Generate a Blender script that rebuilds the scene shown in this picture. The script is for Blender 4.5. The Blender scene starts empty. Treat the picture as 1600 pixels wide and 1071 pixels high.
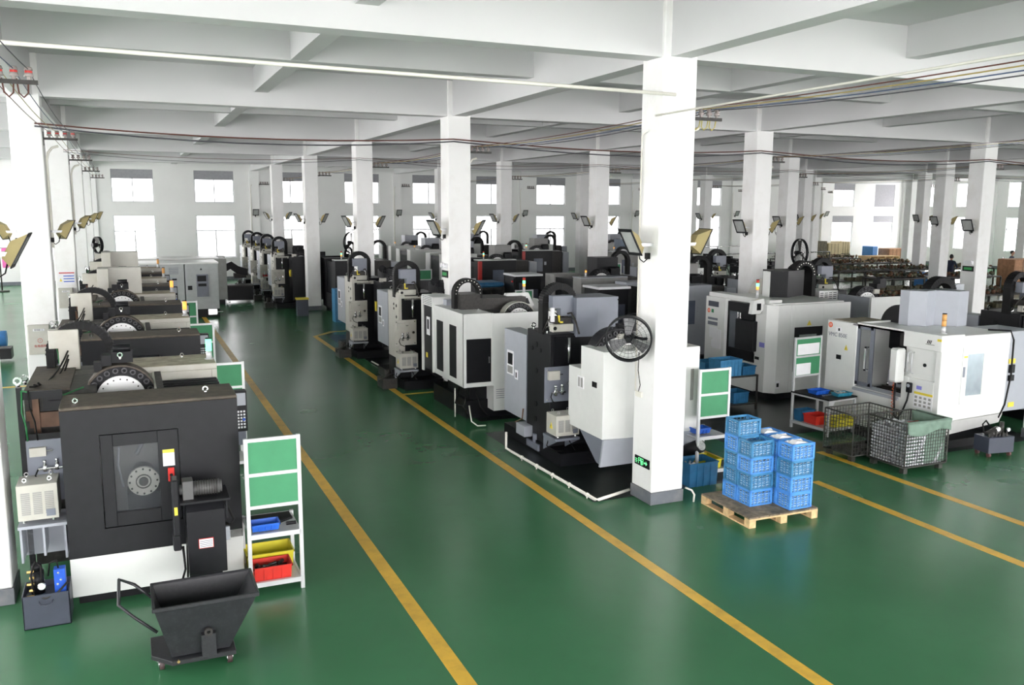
import bpy, bmesh, math, random
from mathutils import Vector, Matrix
R = random.Random(7)
C = bpy.context.scene.collection
sc = bpy.context.scene
PI = math.pi
# ---------------------------------------------------------------- camera
cam = bpy.data.cameras.new('camera'); camo = bpy.data.objects.new('camera', cam); C.objects.link(camo)
cam.sensor_width = 36; cam.lens = 36 * 1361.6 / 1600; cam.clip_end = 400
yaw, pit, rol = .4155, .154, .0051
fwd = Vector((math.sin(yaw)*math.cos(pit), math.cos(yaw)*math.cos(pit), -math.sin(pit)))
rt = Vector((math.cos(yaw), -math.sin(yaw), 0)); up = rt.cross(fwd)
r2 = rt*math.cos(rol) + up*math.sin(rol); u2 = up*math.cos(rol) - rt*math.sin(rol)
m = Matrix((r2, u2, -fwd)).transposed().to_4x4(); m.translation = (-6.266, -9.545, 3.9615)
camo.matrix_world = m; sc.camera = camo
# ---------------------------------------------------------------- world: bright overcast sky
w = bpy.data.worlds.new('sky'); sc.world = w; w.use_nodes = True
bg = w.node_tree.nodes['Background']; bg.inputs[0].default_value = (1, .975, .99, 1); bg.inputs[1].default_value = 7.0
sc.view_settings.view_transform = 'Standard'; sc.view_settings.look = 'None'
sc.view_settings.gamma = 1; sc.view_settings.use_curve_mapping = False
sc.view_settings.exposure = -0.07
sc.cycles.use_denoising = True
sc.cycles.max_bounces = 10; sc.cycles.diffuse_bounces = 7; sc.cycles.glossy_bounces = 4; sc.cycles.transparent_max_bounces = 12
sc.cycles.sample_clamp_indirect = 6
def area(name, loc, rot, sx, sy, power, col=(1, .962, .972), portal=False):
    l = bpy.data.lights.new(name, 'AREA'); l.shape = 'RECTANGLE'; l.size = sx; l.size_y = sy; l.energy = power; l.color = col
    if portal: l.cycles.is_portal = True
    o = bpy.data.objects.new(name, l); C.objects.link(o); o.location = loc; o.rotation_euler = rot; return o
# daylight coming in through the glazed front behind the camera and the right windows, plus unseen left windows added for light (all built below)
area('daylight_front_glazing', (13, -16.3, 3.4), (PI/2, 0, 0), 52, 4.6, 7000)
area('daylight_added_left_windows', (-16.4, 12, 3.3), (PI/2, 0, -PI/2), 54, 4.4, 16000)
area('daylight_right_windows', (48.5, 12, 3.3), (PI/2, 0, PI/2), 54, 4.4, 13000)
area('sky_portal_far', (16, 40.35, 3.4), (-PI/2, 0, 0), 64, 5, 1, portal=True)

# ---------------------------------------------------------------- materials
_m = {}
def mat(name, col, rough=.5, metal=0., var=.06, nscale=6., bump=0., emit=0., alpha=1., dirt=None, dscale=2., coat=0., spec=.5):
    if name in _m: return _m[name]
    M = bpy.data.materials.new(name); M.use_nodes = True; nt = M.node_tree; N = nt.nodes; L = nt.links
    b = N['Principled BSDF']
    b.inputs['Roughness'].default_value = rough; b.inputs['Metallic'].default_value = metal
    b.inputs['Specular IOR Level'].default_value = spec
    if coat: b.inputs['Coat Weight'].default_value = coat; b.inputs['Coat Roughness'].default_value = .08
    tc = N.new('ShaderNodeTexCoord'); no = N.new('ShaderNodeTexNoise'); no.inputs['Scale'].default_value = nscale; no.inputs['Detail'].default_value = 3
    L.new(tc.outputs['Object'], no.inputs['Vector'])
    cr = N.new('ShaderNodeValToRGB'); lo = [max(0, c*(1-var)) for c in col]; hi = [min(1, c*(1+var)) for c in col]
    cr.color_ramp.elements[0].color = (*lo, 1); cr.color_ramp.elements[1].color = (*hi, 1)
    cr.color_ramp.elements[0].position = .3; cr.color_ramp.elements[1].position = .7
    L.new(no.outputs['Fac'], cr.inputs['Fac']); out = cr.outputs['Color']
    if dirt:
        n2 = N.new('ShaderNodeTexNoise'); n2.inputs['Scale'].default_value = dscale; n2.inputs['Detail'].default_value = 8; n2.inputs['Roughness'].default_value = .65
        L.new(tc.outputs['Object'], n2.inputs['Vector'])
        mr = N.new('ShaderNodeMapRange'); mr.inputs[1].default_value = .48; mr.inputs[2].default_value = .72; mr.inputs[4].default_value = dirt[3]
        L.new(n2.outputs['Fac'], mr.inputs[0])
        mx = N.new('ShaderNodeMixRGB'); mx.inputs[2].default_value = (*dirt[:3], 1)
        L.new(mr.outputs[0], mx.inputs[0]); L.new(out, mx.inputs[1]); out = mx.outputs[0]
    L.new(out, b.inputs['Base Color'])
    if bump:
        bp = N.new('ShaderNodeBump'); bp.inputs['Strength'].default_value = bump; bp.inputs['Distance'].default_value = .01
        L.new(no.outputs['Fac'], bp.inputs['Height']); L.new(bp.outputs[0], b.inputs['Normal'])
    if emit:
        L.new(out, b.inputs['Emission Color']); b.inputs['Emission Strength'].default_value = emit
    if alpha < 1:
        tr = N.new('ShaderNodeBsdfTransparent'); mxs = N.new('ShaderNodeMixShader'); mxs.inputs[0].default_value = alpha
        o = N['Material Output']; L.new(tr.outputs[0], mxs.inputs[1]); L.new(b.outputs[0], mxs.inputs[2]); L.new(mxs.outputs[0], o.inputs[0])
    _m[name] = M; return M
WALL = mat('white_plaster', (.80, .80, .79), .85, var=.02, nscale=1.2, bump=.15)
COLM = mat('column_plaster', (.80, .80, .79), .7, var=.02, nscale=2, bump=.2, dirt=(.55, .52, .46, .35), dscale=1.3)
CEIL = mat('ceiling_paint', (.60, .60, .605), .9, var=.02, nscale=.8)
GREYB = mat('grey_base_paint', (.13, .14, .16), .6, dirt=(.35, .33, .3, .4))
DARK = mat('charcoal_paint', (.012, .0125, .0145), .42, var=.12, nscale=9, spec=.25)
DARK2 = mat('black_paint', (.006, .0065, .008), .42, var=.2, spec=.22)
DUST = mat('dusty_top', (.075, .060, .045), .7, var=.25, nscale=14, dirt=(.02, .02, .02, .5))
WHITE = mat('machine_white', (.72, .73, .71), .35, var=.02)
CREAM = mat('cream_paint', (.50, .49, .44), .45, var=.04, dirt=(.3, .26, .18, .3))
GREY = mat('grey_sheet_paint', (.17, .185, .225), .4, var=.05)
LGREY = mat('light_grey_paint', (.36, .38, .42), .4, var=.03)
MGREY = mat('mid_grey_paint', (.30, .30, .29), .5, var=.05, dirt=(.2, .18, .13, .3))
NAVY = mat('slate_tank_paint', (.045, .052, .075), .4, var=.1)
STEEL = mat('polished_steel', (.75, .75, .76), .22, 1., var=.05)
CHROME = mat('chrome', (.85, .85, .86), .08, 1., var=.02)
CAST = mat('dark_cast_iron', (.035, .033, .03), .5, .3, var=.3, nscale=20, bump=.3)
RUB = mat('black_rubber', (.010, .010, .010), .6, var=.2, spec=.2)
ALU = mat('aluminium_profile', (.60, .61, .62), .4, .35, var=.04)
BOARD = mat('green_board', (.045, .24, .11), .6, var=.05)
BLUEB = mat('blue_bin_plastic', (.012, .10, .50), .4, var=.08)
LBLUE = mat('light_blue_crate', (.085, .30, .72), .4, var=.1, nscale=12)
LBLUE2 = mat('teal_crate', (.05, .22, .42), .45, var=.15, nscale=12)
DBLUE = mat('dusty_blue_bin', (.02, .13, .27), .5, var=.2)
REDB = mat('red_bin_plastic', (.60, .03, .02), .4, var=.08)
YELB = mat('yellow_bin_plastic', (.68, .60, .03), .45, var=.08)
YLINE = mat('yellow_floor_paint', (.64, .39, .045), .4, var=.1, nscale=3, dirt=(.25, .15, .03, .4), dscale=5)
PAPER = mat('white_paper', (.80, .80, .82), .8, var=.03)
WOOD = mat('pallet_wood', (.21, .165, .11), .8, var=.3, nscale=18, dirt=(.05, .045, .04, .85), dscale=4)
WOODL = mat('fresh_pallet_wood', (.62, .43, .22), .75, var=.2, nscale=18)
OLIVE = mat('ochre_lamp_paint', (.33, .27, .12), .5, var=.08)
COPPER = mat('copper_brown_casting', (.16, .085, .05), .5, .2, var=.3)
SWARF = mat('aluminium_swarf', (.7, .7, .72), .3, .9, var=.4, nscale=60)
TARP = mat('grey_green_tarp', (.16, .24, .19), .8, var=.15, nscale=9)
PIPEW = mat('white_pipe', (.75, .73, .66), .5)
PORC = mat('porcelain', (.30, .26, .25), .25, var=.1)
REDP = mat('red_paint', (.5, .02, .015), .4)
YELP = mat('yellow_label', (.75, .6, .05), .5)
BLUEP = mat('blue_paint', (.02, .10, .55), .4)
PURP = mat('purple_label', (.22, .22, .6), .5)
SKIN = mat('skin', (.45, .26, .18), .6)
CLOTH = mat('navy_cloth', (.02, .025, .05), .9, var=.2)
HAIR = mat('black_hair', (.01, .01, .01), .6)
CARD = mat('cardboard', (.42, .22, .12), .85, var=.2)
OLV = mat('olive_parts', (.10, .09, .05), .7, var=.5, nscale=9)
BRN = mat('brown_parts', (.13, .06, .03), .7, var=.5, nscale=9)
BLIND = mat('grey_blind', (.32, .32, .34), .9, var=.06, nscale=10)
TEALG = mat('dark_green_machine', (.02, .12, .07), .5, var=.2)
GLASS = mat('window_glass', (.9, .95, 1), .05, alpha=.10)
MGLASS = mat('machine_window', (.10, .11, .12), .08, alpha=.22, var=.02)
DISC = mat('bright_brushed_disc', (.80, .80, .80), .35, .25, var=.03)
RIMG = mat('pocket_rim', (.06, .06, .065), .35, .3)
E_OR = mat('lamp_amber_lens', (1, .40, .08), .3, emit=1.2); E_GR = mat('lamp_green_lens', (.15, 1, .45), .3, emit=3.)
E_RD = mat('lamp_red_lens', (.5, .04, .03), .3, emit=.25); E_OFF = mat('lamp_amber_off', (.75, .38, .12), .35)
E_EX = mat('exit_green', (.15, .8, .3), .5, emit=1.)
LAMPG = mat('lamp_glass', (.33, .34, .33), .25, var=.1)

# ---------------------------------------------------------------- mesh builder
class MB:
    def __init__(s): s.b = bmesh.new()
    def box(s, x0, x1, y0, y1, z0, z1, rot=0, c=None, m=None):
        v = [s.b.verts.new((x, y, z)) for x in (x0, x1) for y in (y0, y1) for z in (z0, z1)]
        for f in ((0,1,3,2),(4,6,7,5),(0,4,5,1),(2,3,7,6),(0,2,6,4),(1,5,7,3)): s.b.faces.new([v[i] for i in f])
        if rot: bmesh.ops.rotate(s.b, verts=v, cent=c or ((x0+x1)/2, (y0+y1)/2, 0), matrix=Matrix.Rotation(rot, 3, 'Z'))
        if m: bmesh.ops.transform(s.b, verts=v, matrix=m)
        return s
    def cyl(s, a, b, r, n=12, r2=None):
        a, b = Vector(a), Vector(b); d = b - a; q = d.to_track_quat('Z', 'Y').to_matrix(); r2 = r if r2 is None else r2
        A = [s.b.verts.new(a + q @ Vector((r*math.cos(2*PI*i/n), r*math.sin(2*PI*i/n), 0))) for i in range(n)]
        B = [s.b.verts.new(b + q @ Vector((r2*math.cos(2*PI*i/n), r2*math.sin(2*PI*i/n), 0))) for i in range(n)]
        for i in range(n): f = s.b.faces.new((A[i], A[(i+1)%n], B[(i+1)%n], B[i])); f.smooth = n > 8
        s.b.faces.new(A[::-1]); s.b.faces.new(B); return s
    def tube(s, pts, r, n=6):
        pts = [Vector(p) for p in pts]; prev = None
        for i, p in enumerate(pts):
            d = (pts[min(i+1, len(pts)-1)] - pts[max(i-1, 0)]).normalized()
            q = d.to_track_quat('Z', 'Y').to_matrix()
            ring = [s.b.verts.new(p + q @ Vector((r*math.cos(2*PI*k/n), r*math.sin(2*PI*k/n), 0))) for k in range(n)]
            if prev:
                # match rings by nearest start to avoid twisting
                off = min(range(n), key=lambda o: (ring[o].co - p - (prev[0].co - pp)).length)
                ring = ring[off:] + ring[:off]
                for k in range(n): f = s.b.faces.new((prev[k], prev[(k+1)%n], ring[(k+1)%n], ring[k])); f.smooth = True
            else: s.b.faces.new(ring[::-1])
            prev = ring; pp = p
        s.b.faces.new(prev); return s
    def prism(s, pts, ax, a, b):
        def V(p, t): return {'x': (t, p[0], p[1]), 'y': (p[0], t, p[1]), 'z': (p[0], p[1], t)}[ax]
        A = [s.b.verts.new(V(p, a)) for p in pts]; B = [s.b.verts.new(V(p, b)) for p in pts]; n = len(pts)
        for i in range(n): s.b.faces.new((A[i], A[(i+1)%n], B[(i+1)%n], B[i]))
        s.b.faces.new(A[::-1]); s.b.faces.new(B); return s
    def ring(s, c, ax, Ro, Ri, t, n=24, a0=0, a1=2*PI):
        full = abs(a1-a0-2*PI) < 1e-4; k = n if full else n+1; q = []
        for i in range(k):
            a = a0 + (a1-a0)*i/n; ca, sa = math.cos(a), math.sin(a); row = []
            for rr, tt in ((Ro, -t/2), (Ro, t/2), (Ri, t/2), (Ri, -t/2)):
                p = {'x': (tt, rr*ca, rr*sa), 'y': (rr*ca, tt, rr*sa), 'z': (rr*ca, rr*sa, tt)}[ax]
                row.append(s.b.verts.new(Vector(c) + Vector(p)))
            q.append(row)
        for i in range(n):
            A, B = q[i], q[(i+1) % k]
            for j in range(4): s.b.faces.new((A[j], A[(j+1)%4], B[(j+1)%4], B[j]))
        if not full: s.b.faces.new(q[0][::-1]); s.b.faces.new(q[-1])
        return s
    def sph(s, c, r, sub=1, sc3=(1,1,1)):
        g = bmesh.ops.create_icosphere(s.b, subdivisions=sub, radius=r)
        for v in g['verts']: v.co = Vector((v.co.x*sc3[0], v.co.y*sc3[1], v.co.z*sc3[2])) + Vector(c)
        for v in g['verts']:
            for f in v.link_faces: f.smooth = True
        return s
    def mesh(s, name, material, bev=0):
        bmesh.ops.recalc_face_normals(s.b, faces=s.b.faces[:])
        if bev:
            es = [e for e in s.b.edges if len(e.link_faces) == 2 and e.calc_face_angle(0) > 1.0]
            if es: bmesh.ops.bevel(s.b, geom=es, offset=bev, segments=1, affect='EDGES', profile=.7)
        me = bpy.data.meshes.new(name); s.b.to_mesh(me); s.b.free(); me.materials.append(material); return me
    def build(s, name, material, parent=None, bev=0, kind=None, label=None, cat=None, group=None, loc=None, rz=0):
        o = bpy.data.objects.new(name, s.mesh(name, material, bev)); C.objects.link(o)
        if parent: o.parent = parent
        if loc: o.location = loc
        if rz: o.rotation_euler.z = rz
        if kind: o['kind'] = kind
        if label: o['label'] = label
        if cat: o['category'] = cat
        if group: o['group'] = group
        return o
def T(name, label, cat, loc=(0,0,0), rz=0, group=None, kind=None):
    o = bpy.data.objects.new(name, None); C.objects.link(o); o.location = loc; o.rotation_euler = (0,0,rz); o.empty_display_size = .1
    if label: o['label'] = label
    if cat: o['category'] = cat
    if group: o['group'] = group
    if kind: o['kind'] = kind
    return o
def kids(o): return _k.get(o.name, [])
_k = {}
def index():
    _k.clear()
    for x in C.objects:
        if x.parent: _k.setdefault(x.parent.name, []).append(x)
def dup(root, loc, rz=None, label=None, group=None, skip=()):
    index()
    def rec(o, par):
        c = o.copy(); C.objects.link(c); c.parent = par
        for ch in kids(o):
            if ch.name.split('.')[0] not in skip: rec(ch, c)
        return c
    r = rec(root, None); r.location = loc
    if rz is not None: r.rotation_euler = (0, 0, rz)
    if label: r['label'] = label
    if group: r['group'] = group
    return r
def text(name, body, size, material, parent, loc, rot, ext=.002):
    cu = bpy.data.curves.new(name, 'FONT'); cu.body = body; cu.size = size; cu.extrude = ext; cu.align_x = 'CENTER'; cu.align_y = 'CENTER'
    cu.materials.append(material)
    o = bpy.data.objects.new(name, cu); C.objects.link(o); bpy.context.view_layer.update()
    me = bpy.data.meshes.new_from_object(o.evaluated_get(bpy.context.evaluated_depsgraph_get())); bpy.data.objects.remove(o)
    o = bpy.data.objects.new(name, me); C.objects.link(o); o.parent = parent; o.location = loc; o.rotation_euler = rot
    return o
RX = (PI/2, 0, 0)            # text facing -Y
RXL = (PI/2, 0, -PI/2)       # text facing -X
def eyebolt(par, p, r=.035, ax='y'):
    b = MB(); b.ring((p[0], p[1], p[2]+r*1.6), ax, r, r*.6, r*.5, 12); b.cyl(p, (p[0], p[1], p[2]+r*.7), r*.55, 8)
    return b.build('lifting_eye', CHROME, par)
# ================================================================ THE SETTING
ys = [-16, 40]; XL, XR, YB, YF = -16, 48, -16, 40
H, HM, HC = 5.83, 6.10, 6.55
f = MB(); f.box(XL-.3, XR+.3, YB-.3, YF+.3, -.2, 0)
FL = bpy.data.materials.new('green_epoxy_floor'); FL.use_nodes = True; nt = FL.node_tree; N = nt.nodes; L = nt.links; b = N['Principled BSDF']
tc = N.new('ShaderNodeTexCoord')
n1 = N.new('ShaderNodeTexNoise'); n1.inputs['Scale'].default_value = .5; n1.inputs['Detail'].default_value = 6; L.new(tc.outputs['Object'], n1.inputs['Vector'])
n2 = N.new('ShaderNodeTexNoise'); n2.inputs['Scale'].default_value = 6; n2.inputs['Detail'].default_value = 8; L.new(tc.outputs['Object'], n2.inputs['Vector'])
cr = N.new('ShaderNodeValToRGB'); cr.color_ramp.elements[0].color = (.034, .132, .058, 1); cr.color_ramp.elements[1].color = (.040, .150, .068, 1)
cr.color_ramp.elements[0].position = .35; cr.color_ramp.elements[1].position = .65
L.new(n1.outputs['Fac'], cr.inputs['Fac']); mx = N.new('ShaderNodeMixRGB'); mx.inputs[2].default_value = (.036, .124, .056, 1)
mr = N.new('ShaderNodeMapRange'); mr.inputs[1].default_value = .5; mr.inputs[2].default_value = .8; mr.inputs[4].default_value = .35
L.new(n2.outputs['Fac'], mr.inputs[0]); L.new(mr.outputs[0], mx.inputs[0]); L.new(cr.outputs[0], mx.inputs[1]); L.new(mx.outputs[0], b.inputs['Base Color']); b.inputs['Specular IOR Level'].default_value = .34
m2 = N.new('ShaderNodeMapRange'); m2.inputs[3].default_value = .20; m2.inputs[4].default_value = .31; L.new(n1.outputs['Fac'], m2.inputs[0]); L.new(m2.outputs[0], b.inputs['Roughness'])
bp = N.new('ShaderNodeBump'); bp.inputs['Strength'].default_value = .06; bp.inputs['Distance'].default_value = .002
n3 = N.new('ShaderNodeTexNoise'); n3.inputs['Scale'].default_value = 2.2; L.new(tc.outputs['Object'], n3.inputs['Vector']); L.new(n3.outputs['Fac'], bp.inputs['Height']); L.new(bp.outputs[0], b.inputs['Normal'])
f.build('floor', FL, kind='structure')
MB().box(-80, 110, -80, 130, -.6, -.25).build('ground', mat('pale_concrete_yard', (.42, .42, .4), .9), kind='structure')
# ceiling slab and beams, each beam an object
MB().box(XL-.3, XR+.3, YB-.3, YF+.3, HC, HC+.2).build('ceiling', CEIL, kind='structure')
nb = 0
for j in range(-2, 6):          # main beams along X, one per column row
    MB().box(XL, XR, j*8+.06, j*8+.40, H, HC+.01).build('ceiling_beam', CEIL, kind='structure')
for j in range(-2, 5):          # secondary beams along X at mid bay
    MB().box(XL, XR, j*8+4.05, j*8+4.30, HM, HC+.01).build('ceiling_beam', CEIL, kind='structure')
for i in range(-1, 6):          # main beams along Y
    MB().box(i*8+.10, i*8+.40, YB, YF, H+.005, HC+.01).build('ceiling_beam', CEIL, kind='structure')
for i in range(-2, 6):
    MB().box(i*8+4.12, i*8+4.38, YB, YF, HM+.004, HC+.01).build('ceiling_beam', CEIL, kind='structure')
# columns
for i in range(-1, 6):
    for j in range(-1, 5):
        if i == 0 and j == -1 or i == -1 and j == -1: continue
        c = MB().box(0, .5, 0, .5, .17, HC).build('column', COLM, kind='structure', bev=.012, loc=(i*8, j*8, 0))
        MB().box(-.012, .512, -.012, .512, 0, .17).build('column_base', GREYB, c, bev=.006)
        if i == 2 and j == 1:
            b = MB(); b.cyl((.62, .3, 0), (.62, .3, H), .07, 12); b.build('drain_pipe', PIPEW, c)
            b = MB(); [b.cyl((.62, .3, z), (.62, .3, z+.06), .085, 12) for z in (1.2, 2.6, 3.9, 5.2)]; b.build('pipe_collar', PIPEW, c)
# walls with window openings
def opening_rows(a, b, inv=False):
    out = []
    k = a
    while k < b:
        out += [(k+1.2, k+3.2), (k+5.2, k+7.2)]; k += 8
    return out
Z = [(1.2, 3.46), (4.13, 5.8)]
def wall(name, axis, at, t, a, b, mat_=WALL):
    m_ = MB(); ops = opening_rows(a, b)
    def bx(u0, u1, z0, z1):
        m_.box(u0, u1, at, at+t, z0, z1) if axis == 'x' else m_.box(at, at+t, u0, u1, z0, z1)
    bx(a, b, 0, Z[0][0]); bx(a, b, Z[0][1], Z[1][0]); bx(a, b, Z[1][1], HC)
    for z0, z1 in Z:
        e = a
        for o0, o1 in ops: bx(e, o0, z0, z1); e = o1
        bx(e, b, z0, z1)
    m_.build(name, mat_, kind='structure'); return ops
wall('wall_far', 'x', YF, .25, XL, XR); wall('wall_right', 'y', XR, .25, YB, YF); wall('wall_left', 'y', XL-.25, .25, YB, YF)
for axis, lo, hi, nm in (('x', XL, XR, 'far'), ('y', YB, YF, 'right')):
    b = MB(); g = MB()
    k = lo
    while k < hi:      # flat pilasters on the wall, in line with the column rows
        if axis == 'x': MB().box(k, k+.5, YF-.12, YF, 0, H).build('wall_pilaster', WALL, kind='structure')
        else: MB().box(XR-.12, XR, k, k+.5, 0, H).build('wall_pilaster', WALL, kind='structure')
        k += 8
MB().box(XL, XR, YF-.02, YF, 0, .17).build('baseboard_far', GREYB, kind='structure')
MB().box(XR-.02, XR, YB, YF, 0, .17).build('baseboard_right', GREYB, kind='structure')
# window units
FRM = mat('window_frame_white', (.7, .72, .74), .4)
def win_mesh():
    def frame(h, mull, trans):
        b = MB(); W_ = 2.0; t = .05
        b.box(0, W_, 0, .06, 0, t); b.box(0, W_, 0, .06, h-t, h); b.box(0, t, 0, .06, 0, h); b.box(W_-t, W_, 0, .06, 0, h)
        b.box(1-.03, 1.03, 0, .06, 0, trans if trans else h)
        if trans: b.box(0, W_, 0, .06, trans-.03, trans+.03)
        return b.mesh('window_frame', FRM)
    def pane(w_, h): return MB().box(0, w_, 0, .008, 0, h).mesh('pane', GLASS)
    return dict(low=frame(2.26, 1, 1.45), up=frame(1.67, 1, 0), pl=pane(.93, 1.40), pt=pane(1.9, .73), pu=pane(.93, 1.57))
WM = win_mesh()
SILL = MB().box(-.04, 2.04, -.05, .12, -.04, 0).mesh('window_sill', WALL)
BL = MB().box(.0, 2.0, -.03, -.015, 0, .48).mesh('roller_blind', BLIND); BLF = MB().box(0, 2., -.03, -.015, 0, 1.62).mesh('roller_blind_long', BLIND)
wn = 0
def lk(me, name, par, loc):
    o = bpy.data.objects.new(name, me); C.objects.link(o); o.parent = par; o.location = loc; return o
def window(x, y, rz, upper, blind=0):
    global wn; wn += 1
    z = Z[1][0] if upper else Z[0][0]
    e = T('window_%d' % wn, None, None, (x, y, z), rz, kind='structure')
    lk(WM['up' if upper else 'low'], 'window_frame', e, (0, .06, 0)); lk(SILL, 'window_sill', e, (0, 0, 0))
    if upper: lk(WM['pu'], 'pane', e, (.05, .085, .05)); lk(WM['pu'], 'pane', e, (1.02, .085, .05))
    else: lk(WM['pl'], 'pane', e, (.05, .085, .04)); lk(WM['pl'], 'pane', e, (1.02, .085, .04)); lk(WM['pt'], 'pane', e, (.05, .085, 1.48))
    if blind == 1: lk(BL, 'roller_blind', e, (0, .05, (1.67 if upper else 2.26)-.48))
    if blind == 2: lk(BLF, 'roller_blind', e, (0, .05, .03))
    return e
for u in opening_rows(XL, XR):
    far = u[0] > 40
    window(u[0], YF, 0, True, 2 if u[0] > 44 else 1); window(u[0], YF, 0, False, 1 if far else 0)
for u in opening_rows(YB, YF):
    window(XR, u[1], -PI/2, True, 0); window(XR, u[1], -PI/2, False, 0)
    window(XL, u[0], PI/2, True, 0); window(XL, u[0], PI/2, False, 0)  # left wall is out of view; its windows are added to bring in light
# glazed front behind the camera: sill wall, lintel, posts, panes
b = MB(); b.box(XL, XR, YB-.25, YB, 0, 1.0); b.box(XL, XR, YB-.25, YB, 5.75, HC)
for i in range(-2, 6): b.box(i*8, i*8+.5, YB-.25, YB, 1, 5.75)
b.build('wall_front', WALL, kind='structure')
pm = MB().box(0, 7.4, 0, .01, 0, 4.65).mesh('pane', GLASS); fm = MB()
for x in (0, 1.84, 3.68, 5.52, 7.36): fm.box(x, x+.06, -.03, .03, 0, 4.7)
fm.box(0, 7.42, -.03, .03, 0, .06); fm.box(0, 7.42, -.03, .03, 4.65, 4.71); fm = fm.mesh('window_frame', FRM)
for i in range(-2, 6):
    wn += 1; e = T('window_%d' % wn, None, None, (i*8+.54, YB-.12, 1.02), 0, kind='structure')
    lk(fm, 'window_frame', e, (0, 0, 0)); lk(pm, 'pane', e, (.02, .04, .03))
# floor markings
def line(x0, x1, y0, y1): MB().box(x0, x1, y0, y1, 0, .003).build('floor_marking', YLINE, kind='structure')
line(-3.93, -3.78, YB, 38); line(-1.17, -1.03, YB, 17.2); line(2.73, 2.87, YB, -.05); line(3.93, 4.07, YB, 1.15)
MB().prism([(-1.17, 17.2), (-1.03, 17.2), (-.3, 17.95), (-.3, 18.1), (-.45, 18.1)], 'z', 0, .0032).build('floor_marking', YLINE, kind='structure')
line(-.3, .8, 17.95, 18.1); line(-1.03, -.35, 8.0, 8.1); line(-12.5, -8.2, 12.0, 12.12); line(2.2, 2.3, 1.4, 6)
# dark floor patches under the machine rows
FD = mat('dark_floor', (.012, .017, .016), .28, var=.4, nscale=3)
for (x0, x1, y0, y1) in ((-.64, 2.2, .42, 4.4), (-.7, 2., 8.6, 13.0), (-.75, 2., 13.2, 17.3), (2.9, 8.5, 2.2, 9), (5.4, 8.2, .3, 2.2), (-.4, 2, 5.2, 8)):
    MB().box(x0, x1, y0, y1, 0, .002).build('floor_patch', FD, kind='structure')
# ================================================================ wiring and lights on the columns
WR = [mat('wire_brown', (.10, .03, .02), .6), mat('wire_yellow', (.35, .27, .08), .6), mat('wire_blue', (.05, .08, .16), .6), mat('wire_grey', (.06, .06, .07), .6)]
def insulator_bracket(x, y, lab, big=False):
    t = T('insulator_bracket', lab, 'wire bracket', (x, y, 5.12), group='insulator brackets on the columns')
    b = MB(); b.box(0, .55, -.015, .015, -.02, .02); b.box(0, .012, -.03, .03, -.12, .12); b.build('bracket_bar', CAST, t)
    for k in range(4):
        i_ = MB(); xx = .1 + .125*k
        i_.cyl((xx, 0, .02), (xx, 0, .05), .02, 8); i_.cyl((xx, 0, .05), (xx, 0, .085), .042, 10, .035); i_.cyl((xx, 0, .085), (xx, 0, .11), .026, 10); i_.cyl((xx, 0, .11), (xx, 0, .14), .04, 10, .028)
        i_.build('insulator', PORC, t)
        if x < 0 and y < 10:
            g = MB(); g.ring((xx, 0, .095), 'z', .034, .02, .02, 10); g.build('insulator_band', REDP, t)
    if (i_x := round(x)) in (-8, 0) and y < 1:
        for k in range(3): MB().tube([(.12+.125*k, 0, .03), (.13+.125*k, .03, -.10), (.17+.125*k, .03, -.14), (.21+.125*k, .02, -.10), (.22+.125*k, 0, .03)], .008, 6).build('jumper_wire', mat('yellow_jumper', (.45, .38, .10), .5) if x > -1 else WR[0], t)
    return t
nmrow = {-1: 'left row', 0: 'aisle row', 1: 'first row right of aisle row', 2: 'second row right of aisle row', 3: 'third row right of aisle row', 4: 'fourth row right of aisle row', 5: 'row by the right wall'}
ordn = ['nearest', 'second', 'third', 'fourth', 'farthest']
def cl(i, j): return '%s column of the %s' % (ordn[j], nmrow[i])
for i in range(-1, 5):
    for j in range(0, 5):
        insulator_bracket(i*8+.5, j*8+.2, 'four-insulator steel bracket on the ' + cl(i, j))
def sag(a, b, s, n=9): return [Vector(a).lerp(Vector(b), k/n) - Vector((0, 0, s*4*(k/n)*(1-k/n))) for k in range(n+1)]
def wires(i, names):
    for k in range(4):
        pts = []
        for j in range(-1, 4): pts += sag((i*8+.6+.125*k, j*8+.2, 5.24), (i*8+.6+.125*k, j*8+8.2, 5.24), .06+.02*k)[0 if j == -1 else 1:]
        MB().tube(pts, .007 if i == 0 else .005, 5).build('overhead_wire', WR[k], label='%s overhead wire, %s, along the %s' % (['brown', 'yellowish', 'dark blue', 'dark grey'][k], ['innermost of four', 'second of four', 'third of four', 'outermost of four'][k], nmrow[i]), cat='wire', group='overhead wires along the column rows')
for i in (-1, 0, 1, 2, 3): wires(i, 0)
for j in (1, 2):
    for k in (0, 1):
        pts = []
        for i in range(-1, 5): pts += sag((i*8+.4, j*8-.03-.03*k, 5.36-.05*k), (i*8+8.1, j*8-.03-.03*k, 5.36-.05*k), .13+.05*k)[0 if i == -1 else 1:]
        MB().tube(pts, .015 if j == 1 else .007, 6).build('cable_bundle', WR[0] if k == 0 else WR[3], label='%s power cable crossing the hall along the %s columns, %s strand' % (['dark brown', 'black'][k], ordn[j], ['upper', 'lower'][k]), cat='cable', group='cables crossing the hall')
MB().tube([(-9, -.05, 5.45), (-3.6, -.05, 5.40), (.15, -.05, 5.37)], .022, 8).build('conduit_tube', PIPEW, label='long white tube crossing below the nearest ceiling beam to the big column', cat='tube')
MB().tube([(-.04, .1, 5.12), (-.04, -8, 5.12), (-.04, -15.9, 5.12)], .012, 8).build('conduit_tube', PIPEW, label='white tube running toward the camera from the big near column', cat='tube')
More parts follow.
